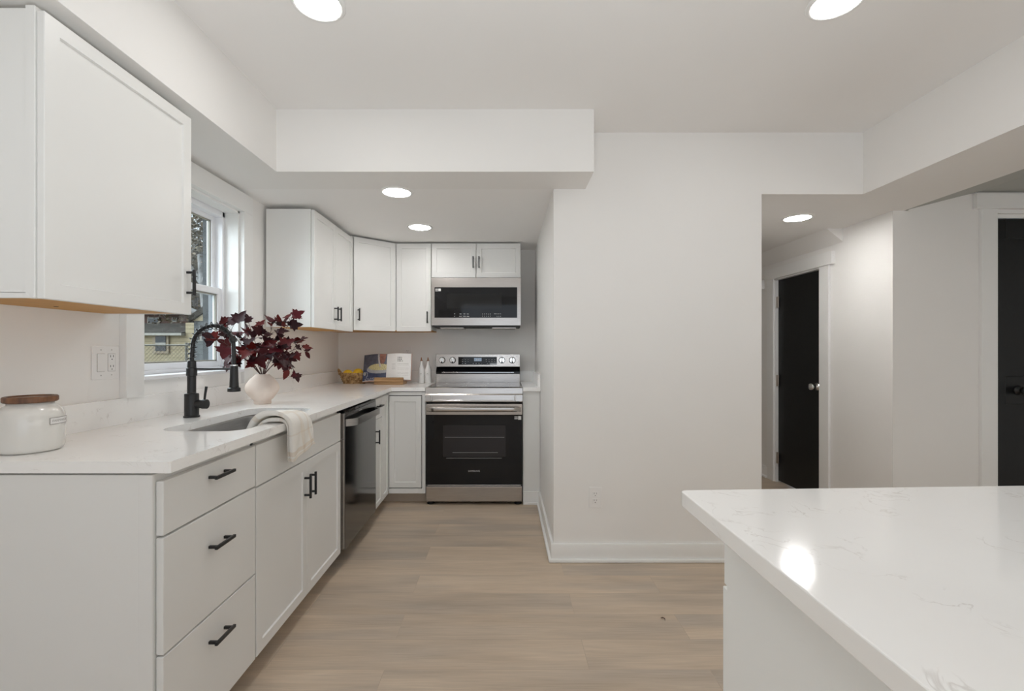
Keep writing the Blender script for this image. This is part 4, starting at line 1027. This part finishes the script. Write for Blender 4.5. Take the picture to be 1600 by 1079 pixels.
# ------------------------------------------------------------------ bottles
def bottle(x, yy, label):
    t = thing('oil_bottle', label, 'bottle', (x, yy, ZC1), 'white bottles beside the range')
    b = bmesh.new(); lathe(b, [(0, 0), (0.026, 0), (0.028, 0.003), (0.028, 0.105), (0.026, 0.122), (0.0155, 0.150), (0.0105, 0.170), (0.0095, 0.186), (0.011, 0.188), (0.011, 0.193), (0, 0.193)], 32, (x, yy, ZC1), cap=False)
    bb = obj('glass_body', b, M['ceramic'], t, smooth=True)
    b = bmesh.new(); box(b, x-0.010, x+0.010, yy-0.0288, yy-0.0278, ZC1+0.072, ZC1+0.074); box(b, x-0.006, x+0.006, yy-0.0288, yy-0.0278, ZC1+0.082, ZC1+0.085); obj('lettering', b, M['greyprint'], bb)
    b = bmesh.new(); lathe(b, [(0.012, 0.193), (0.012, 0.197), (0.006, 0.200), (0.0055, 0.210), (0.004, 0.224), (0, 0.224)], 20, (x, yy, ZC1))
    tube(b, [(x, yy, ZC1+0.200), (x+0.008, yy, ZC1+0.197), (x+0.013, yy, ZC1+0.194)], 0.0025, 8); obj('spout', b, M['copper'], t, smooth=True)['label'] = 'copper pouring spout'
bottle(-0.7275, 4.045, 'white bottle with copper spout, the one next to the cookbook')
bottle(-0.670, 4.045, 'white bottle with copper spout, the one next to the range')

# ------------------------------------------------------------------ towel
tw = bmesh.new(); lay = tw.loops.layers.float_color.new('Col')
path = [(-1.02, 0.800), (-0.995, 0.845), (-0.972, 0.886), (-0.955, 0.908), (-0.935, 0.917), (-0.905, 0.9175), (-0.882, 0.916), (-0.868, 0.908), (-0.862, 0.890), (-0.861, 0.860), (-0.861, 0.825), (-0.861, 0.790), (-0.861, 0.752)]
def smooth_path(P, n):
    P = [Vector((p[0], 0, p[1])) for p in P]; Ln, at2 = along(P); out = []
    for i in range(n+1):
        s = Ln*i/n; acc = Vector(); 
        for k in (-2, -1, 0, 1, 2): acc += at2(min(max(s+k*0.006, 0), Ln))[0]
        out.append(acc/5)
    return out
NV = 60; PP = smooth_path(path, NV)
# cross-section: accordion of four layers, folds stacked on the near edge
sect = []; LW = [(0.000, 0.175), (0.006, 0.185), (0.014, 0.19), (0.024, 0.235)]
for k, (off_, w) in enumerate(LW):
    rng = [i/14 for i in range(15)]
    if k % 2 == 0: rng = rng[::-1]
    for t in rng: sect.append((k, t, off_, w))
grid = []
for i, p in enumerate(PP):
    d = (PP[min(i+1, NV)]-PP[max(i-1, 0)]).normalized(); n_ = Vector((d.z, 0, -d.x))
    n_ = -n_ if n_.z < -0.001 or (abs(n_.z) < 0.3 and n_.x < 0 and i > NV*0.5) else n_
    v = i/NV; row = []
    spread = 0.72+0.33*v
    for j, (k, t, off_, w) in enumerate(sect):
        puff = 1.0+0.55*math.exp(-((v-0.45)/0.16)**2)
        edge = math.sin(PI*min(1, t*5)/2) if t < 0.2 else 1
        yy = 1.800+0.008*(3-k)*(1 if t < 0.1 else 0.4)+w*t*spread+(v-0.5)*0.025*(1-t)+0.045*(v-0.6)*t
        o_ = off_*puff*(1-0.55*t)*1.15+0.0025*math.sin(yy*70+v*9+k*1.3)*(0.3+v)
        q = p+n_*max(o_, 0.0015*k)
        drop = 0
        if v > 0.75: drop = (v-0.75)/0.25*({0: 0.0, 1: -0.006, 2: -0.002, 3: -0.0}[k]+(0.026*t if k == 3 else 0.02*t)+0.004*math.sin(t*14+k))
        row.append((q+Vector((0, yy, drop)), yy, v, k, t))
    grid.append(row)
vv = [[tw.verts.new(c[0]) for c in r] for r in grid]
for i in range(NV):
    for j in range(len(sect)-1):
        f = tw.faces.new((vv[i][j], vv[i][j+1], vv[i+1][j+1], vv[i+1][j])); _, yy, v, k, t = grid[i][j]
        c = Vector((0.83, 0.81, 0.77))
        for s0, wd, am in ((0.90, 0.018, 0.55), (0.955, 0.012, 0.45), (0.70, 0.014, 0.3), (0.52, 0.014, 0.3), (0.33, 0.014, 0.4)):
            if abs(v-s0) < wd: c = c.lerp(Vector((0.66, 0.54, 0.40)), am*0.8)
        for s0, wd, am in ((0.42, 0.035, 0.4), (0.52, 0.025, 0.3), (0.78, 0.035, 0.45)):
            if abs(t-s0) < wd: c = c.lerp(Vector((0.66, 0.54, 0.40)), am*0.8)
        for lp in f.loops: lp[lay] = (*c, 1)
to = obj('towel', tw, M['towel'], None, smooth='all', loc=(-0.89, 1.9, 0.9))
sm = to.modifiers.new('thickness', 'SOLIDIFY'); sm.thickness = 0.0022; sm.offset = 1
tag(to, 'cream plaid kitchen towel folded over the sink edge and counter front', 'towel')

# ------------------------------------------------------------------ outlets and switch
def outlet_marks(b, T, z):
    for s in (-1, 1): box(b, s*0.0065-0.001, s*0.0065+0.001, 0.0062, 0.0068, z+0.001, z+0.009, T=T)
    box(b, -0.002, 0.002, 0.0062, 0.0068, z-0.009, z-0.005, T=T)
def duplex(p, u, n, label, name='wall_outlet'):
    t = thing(name, label, 'outlet', p, 'white wall outlets'); T = frame(p, u, n)
    b = bmesh.new(); box(b, -0.036, 0.036, 0, 0.005, -0.059, 0.059, 0.002, T=T); obj('cover_plate', b, M['white'], t)
    for s in (-1, 1):
        b = bmesh.new(); box(b, -0.016, 0.016, 0.004, 0.0064, s*0.0195-0.015, s*0.0195+0.015, 0.001, T=T); rc = obj('receptacle', b, M['white'], t)
        b = bmesh.new(); outlet_marks(b, T, s*0.0195); obj('slots', b, M['slot'], rc)
duplex((0.516, YF, 0.361), (1, 0, 0), (0, -1, 0), 'white wall outlet low on the plain wall beside the range alcove')
duplex((-0.885, YB, 1.166), (1, 0, 0), (0, -1, 0), 'white wall outlet on the back wall behind the cookbook')
sp_ = (XW, 1.753, 1.151); t = thing('switch_plate', 'white double plate with a rocker switch and outlet beside the window', 'light switch', sp_)
T = frame(sp_, (0, 1, 0), (1, 0, 0))
b = bmesh.new(); box(b, -0.059, 0.059, 0, 0.006, -0.063, 0.063, 0.002, T=T); obj('cover_plate', b, M['white'], t)
b = bmesh.new(); box(b, -0.0405, -0.0065, 0.005, 0.0068, -0.034, 0.034, 0.0005, T=T); obj('switch_surround', b, M['greyprint'], t)
b = bmesh.new(); box(b, -0.0395, -0.0075, 0.005, 0.0085, -0.033, 0.033, 0.001, T=T); obj('rocker', b, M['white'], t)
b = bmesh.new(); box(b, 0.0065, 0.0405, 0.005, 0.0066, -0.034, 0.034, 0.0005, T=T); obj('outlet_surround', b, M['greyprint'], t)
b = bmesh.new(); box(b, 0.0075, 0.0395, 0.005, 0.0072, -0.033, 0.033, 0.001, T=T); rc = obj('receptacle', b, M['white'], t)
b = bmesh.new(); T2 = T @ Matrix.Translation((0.0235, 0.0012, 0))
outlet_marks(b, T2, 0.019); outlet_marks(b, T2, -0.019); obj('slots', b, M['slot'], rc)
b = bmesh.new()
for u in (-0.0235, 0.0235):
    for z in (-0.048, 0.048): cyl(b, T @ Vector((u, 0.005, z)), T @ Vector((u, 0.0068, z)), 0.0025, 10)
obj('screws', b, M['mark'], t)

# ------------------------------------------------------------------ outdoors
GZ = -0.4
tag(obj('lawn', nb(-60, -1.75, -5, 60, GZ-0.1, GZ), M['ground']), None, None, kind='structure')
def PX(px, Y): return (px-788)*Y/F
def PZ(py, Y): return 1.2+(546-py)*Y/F
Y1 = 18.0
g = thing('garage', 'cream-sided garage with grey shingle roof seen low through the window', 'building', (-15, Y1, GZ))
gx0, gx1 = PX(120, Y1), PX(303, Y1)
obj('wall', nb(gx0, gx1, Y1, Y1+5, GZ, PZ(521, Y1)), M['siding'], g)
obj('corner_board', nb(PX(291, Y1), gx1+0.03, Y1-0.04, Y1+0.1, GZ, PZ(504, Y1)), M['siding'], g)
obj('fascia_board', nb(gx0, PX(290, Y1), Y1-0.25, Y1, PZ(524, Y1), PZ(520, Y1)), M['outwhite'], g)
b = bmesh.new(); v = [b.verts.new(p) for p in ((gx0, Y1-0.25, PZ(520, Y1)), (PX(290, Y1), Y1-0.25, PZ(520, Y1)), (PX(290, Y1), Y1+3, PZ(505, Y1+3)), (gx0, Y1+3, PZ(505, Y1+3)),
                                               (gx0, Y1-0.25, PZ(520, Y1)-0.005), (PX(290, Y1), Y1-0.25, PZ(520, Y1)-0.005), (PX(290, Y1), Y1+3, PZ(520, Y1)-0.005), (gx0, Y1+3, PZ(520, Y1)-0.005))]
for f in ((0, 1, 2, 3), (4, 5, 6, 7), (0, 1, 5, 4), (1, 2, 6, 5), (2, 3, 7, 6), (3, 0, 4, 7)): b.faces.new([v[i] for i in f])
obj('roof', b, M['shingle'], g)
wn = obj('window', nb(PX(240, Y1), PX(265, Y1), Y1-0.06, Y1, PZ(552, Y1), PZ(524, Y1)), M['outtrim'], g)
b = bmesh.new(); box(b, PX(245, Y1), PX(261, Y1), Y1-0.08, Y1-0.05, PZ(548, Y1), PZ(537.5, Y1)); box(b, PX(245, Y1), PX(261, Y1), Y1-0.08, Y1-0.05, PZ(535, Y1), PZ(525, Y1)); obj('pane', b, M['outglass'], wn)
obj('sash_rail', nb(PX(245, Y1), PX(261, Y1), Y1-0.085, Y1-0.05, PZ(537.5, Y1), PZ(535, Y1)), M['outwhite'], wn)
Y2 = 27.0
h = thing('brick_house', 'red brick house behind the garage roof seen through the window', 'building', (-21, Y2, GZ))
obj('wall', nb(PX(90, Y2), PX(292, Y2), Y2, Y2+6, GZ, PZ(490, Y2)), M['brick'], h)
for a, c, z0, z1 in ((232, 250, 506, 496), (270, 277, 503, 496)):
    w_ = obj('window', nb(PX(a, Y2), PX(c, Y2), Y2-0.08, Y2, PZ(z0, Y2), PZ(z1, Y2)), M['outwhite'], h)
    obj('pane', nb(PX(a+1.2, Y2), PX(c-1.2, Y2), Y2-0.1, Y2-0.05, PZ(z0-1.5, Y2), PZ(z1+1.2, Y2)), M['outglass'], w_)
b = bmesh.new(); v = [b.verts.new(p) for p in ((PX(80, Y2), Y2-0.5, PZ(490, Y2)), (PX(296, Y2), Y2-0.5, PZ(490, Y2)), (PX(296, Y2), Y2+6.5, PZ(490, Y2)), (PX(80, Y2), Y2+6.5, PZ(490, Y2)), (PX(80, Y2), Y2+3, PZ(455, Y2)), (PX(296, Y2), Y2+3, PZ(455, Y2)))]
for f in ((0, 1, 5, 4), (2, 3, 4, 5), (0, 3, 4), (1, 2, 5), (0, 1, 2, 3)): b.faces.new([v[i] for i in f])
obj('roof', b, M['shingle'], h)
Y3 = 15.0
h = thing('gabled_house', 'grey house with a cream gable seen at the right of the window', 'building', (-8.5, Y3, GZ))
ax, az = PX(372, Y3), PZ(455, Y3); ex, ez = PX(303, Y3), PZ(501, Y3)
obj('wall', nb(PX(303, Y3), PX(440, Y3), Y3, Y3+6, GZ, ez), M['graysiding'], h)
def tri(name, pts, y0, y1, mat):
    b = bmesh.new(); lo = [b.verts.new((x, y0, z)) for x, z in pts]; hi = [b.verts.new((x, y1, z)) for x, z in pts]; b.faces.new(lo); b.faces.new(hi); n = len(pts)
    for i in range(n): j = (i+1) % n; b.faces.new((lo[i], lo[j], hi[j], hi[i]))
    return obj(name, b, mat, h)
tri('gable', [(PX(303, Y3), ez), (PX(440, Y3), ez), (ax, az)], Y3-0.05, Y3+6, M['siding'])
tri('roof', [(ex-0.1, ez-0.05), (ax, az+0.02), (PX(444, Y3), ez-0.05), (PX(444, Y3), ez+0.12), (ax, az+0.25), (ex-0.1, ez+0.14)], Y3-0.12, Y3+6.3, M['shingle'])
w_ = obj('window', nb(PX(310.5, Y3), PX(321, Y3), Y3-0.05, Y3, PZ(532, Y3), PZ(517.5, Y3)), M['outwhite'], h)
b = bmesh.new(); box(b, PX(317.3, Y3), PX(320, Y3), Y3-0.07, Y3-0.04, PZ(530.5, Y3), PZ(519, Y3)); box(b, PX(311.3, Y3), PX(313, Y3), Y3-0.07, Y3-0.04, PZ(530.5, Y3), PZ(519, Y3)); obj('pane', b, M['outglass'], w_)
# chain-link fence
YFc = 9.0
fn = thing('chain_link_fence', 'chain-link fence in front of the cream garage', 'fence', (-6.5, YFc, GZ))
fx0, fx1, fz1_ = PX(150, YFc), PX(305, YFc), PZ(539, YFc)
b = bmesh.new(); cyl(b, (fx0, YFc, fz1_), (fx1, YFc, fz1_), 0.016, 8); obj('top_rail', b, M['wire'], fn)
b = bmesh.new(); s_ = 0.075; hgt = fz1_-GZ
n_ = int((fx1-fx0)/s_)
for k in range(-int(hgt/s_), n_):
    for sg in (1, -1):
        xa = fx0+k*s_; za, zb = GZ, fz1_; xb = xa+hgt
        if sg < 0: xa, xb = xb, xa
        # clip to the run of the fence
        p0, p1 = Vector((xa, YFc, za)), Vector((xb, YFc, zb))
        lo_, hi_ = 0.0, 1.0; dx = xb-xa
        for lim, s2 in ((fx0, 1), (fx1, -1)):
            t_c = (lim-xa)/dx
            if dx*s2 > 0: lo_ = max(lo_, t_c)
            else: hi_ = min(hi_, t_c)
        if hi_-lo_ > 0.01: tube(b, [p0.lerp(p1, lo_), p0.lerp(p1, hi_)], 0.0028, 3, cap=False)
obj('wire_mesh', b, M['wire'], fn)
for px in (200, 290):
    b = bmesh.new(); cyl(b, (PX(px, YFc), YFc+0.02, GZ), (PX(px, YFc), YFc+0.02, fz1_+0.05), 0.025, 10); obj('post', b, M['wire'], fn)
# trees
def tree(label, x, yy, hgt, r0, seed, leaves, crown, cols, spread=0.55):
    rnd = random.Random(seed); t = thing('tree', label, 'tree', (x, yy, GZ), 'trees beyond the window')
    b = bmesh.new(); tips = []
    def grow(p, d, ln, r, depth):
        P = [p]; 
        for i in range(4):
            d = (d+Vector((rnd.uniform(-.16, .16), rnd.uniform(-.16, .16), rnd.uniform(-.05, .1)))).normalized(); P.append(P[-1]+d*ln/4)
        tube(b, P, [r*(1-0.12*i) for i in range(5)], 7 if depth < 2 else 4, cap=False); tips.append(P[-1]); tips.append(P[2])
        if depth < 4:
            for k in range(3 if depth else 5):
                a = rnd.uniform(0, 2*PI); s = d.orthogonal().normalized(); s.rotate(Matrix.Rotation(a, 3, d))
                grow(P[rnd.choice((2, 3, 4))], (d*0.55+s*spread*rnd.uniform(0.8, 1.5)).normalized(), ln*rnd.uniform(0.5, 0.72), r*0.5, depth+1)
    grow(Vector((x, yy, GZ)), Vector((0, 0, 1)), hgt*0.55, r0, 0)
    obj('trunk', b, M['bark'], t, smooth='all')
    if leaves:
        lb = bmesh.new(); lay = lb.loops.layers.float_color.new('Col')
        for k in range(leaves):
            c = rnd.choice(tips)+Vector((rnd.gauss(0, crown), rnd.gauss(0, crown), rnd.gauss(0, crown)))
            if c.z < GZ+0.3: continue
            d = Vector((rnd.uniform(-1, 1), rnd.uniform(-1, 1), rnd.uniform(-1, 1))).normalized(); s = d.orthogonal().normalized(); z = rnd.uniform(0.05, 0.13)
            f = lb.faces.new([lb.verts.new(c+d*z), lb.verts.new(c+s*z*0.6), lb.verts.new(c-d*z), lb.verts.new(c-s*z*0.6)])
            cc = rnd.choice(cols); 
            for lp in f.loops: lp[lay] = (*cc, 1)
        obj('foliage', lb, M['foliage'], t)
OL = [(0.078, 0.060, 0.034), (0.105, 0.082, 0.048), (0.044, 0.037, 0.019), (0.15, 0.115, 0.075)]
tree('dark thick-trunked tree behind the gabled house', PX(327, 20), 20, 11, 0.24, 3, 5000, 0.5, OL)
tree('brownish-green tree rising above the garage', PX(285, 24), 24, 12, 0.22, 5, 9000, 0.7, OL)
tree('brownish-green tree behind the upper sash, left of the dark trunk', PX(312, 30), 30, 14, 0.25, 11, 11000, 0.8, OL)
tree('bare-branched tree at the far left beyond the brick house', PX(215, 32), 32, 13, 0.25, 17, 6000, 0.8, OL)

# a scrap dropped on the floor
b = bmesh.new(); tube(b, [(0.700, 2.06, 0.002), (0.706, 2.055, 0.006), (0.714, 2.05, 0.005), (0.712, 2.042, 0.002)], [0.0015, 0.0022, 0.002, 0.0012], 6)
tag(obj('floor_scrap', b, M['stem'], None, smooth='all', loc=(0.706, 2.05, 0)), 'tiny dark curled scrap lying on the plank floor before the island', 'scrap')
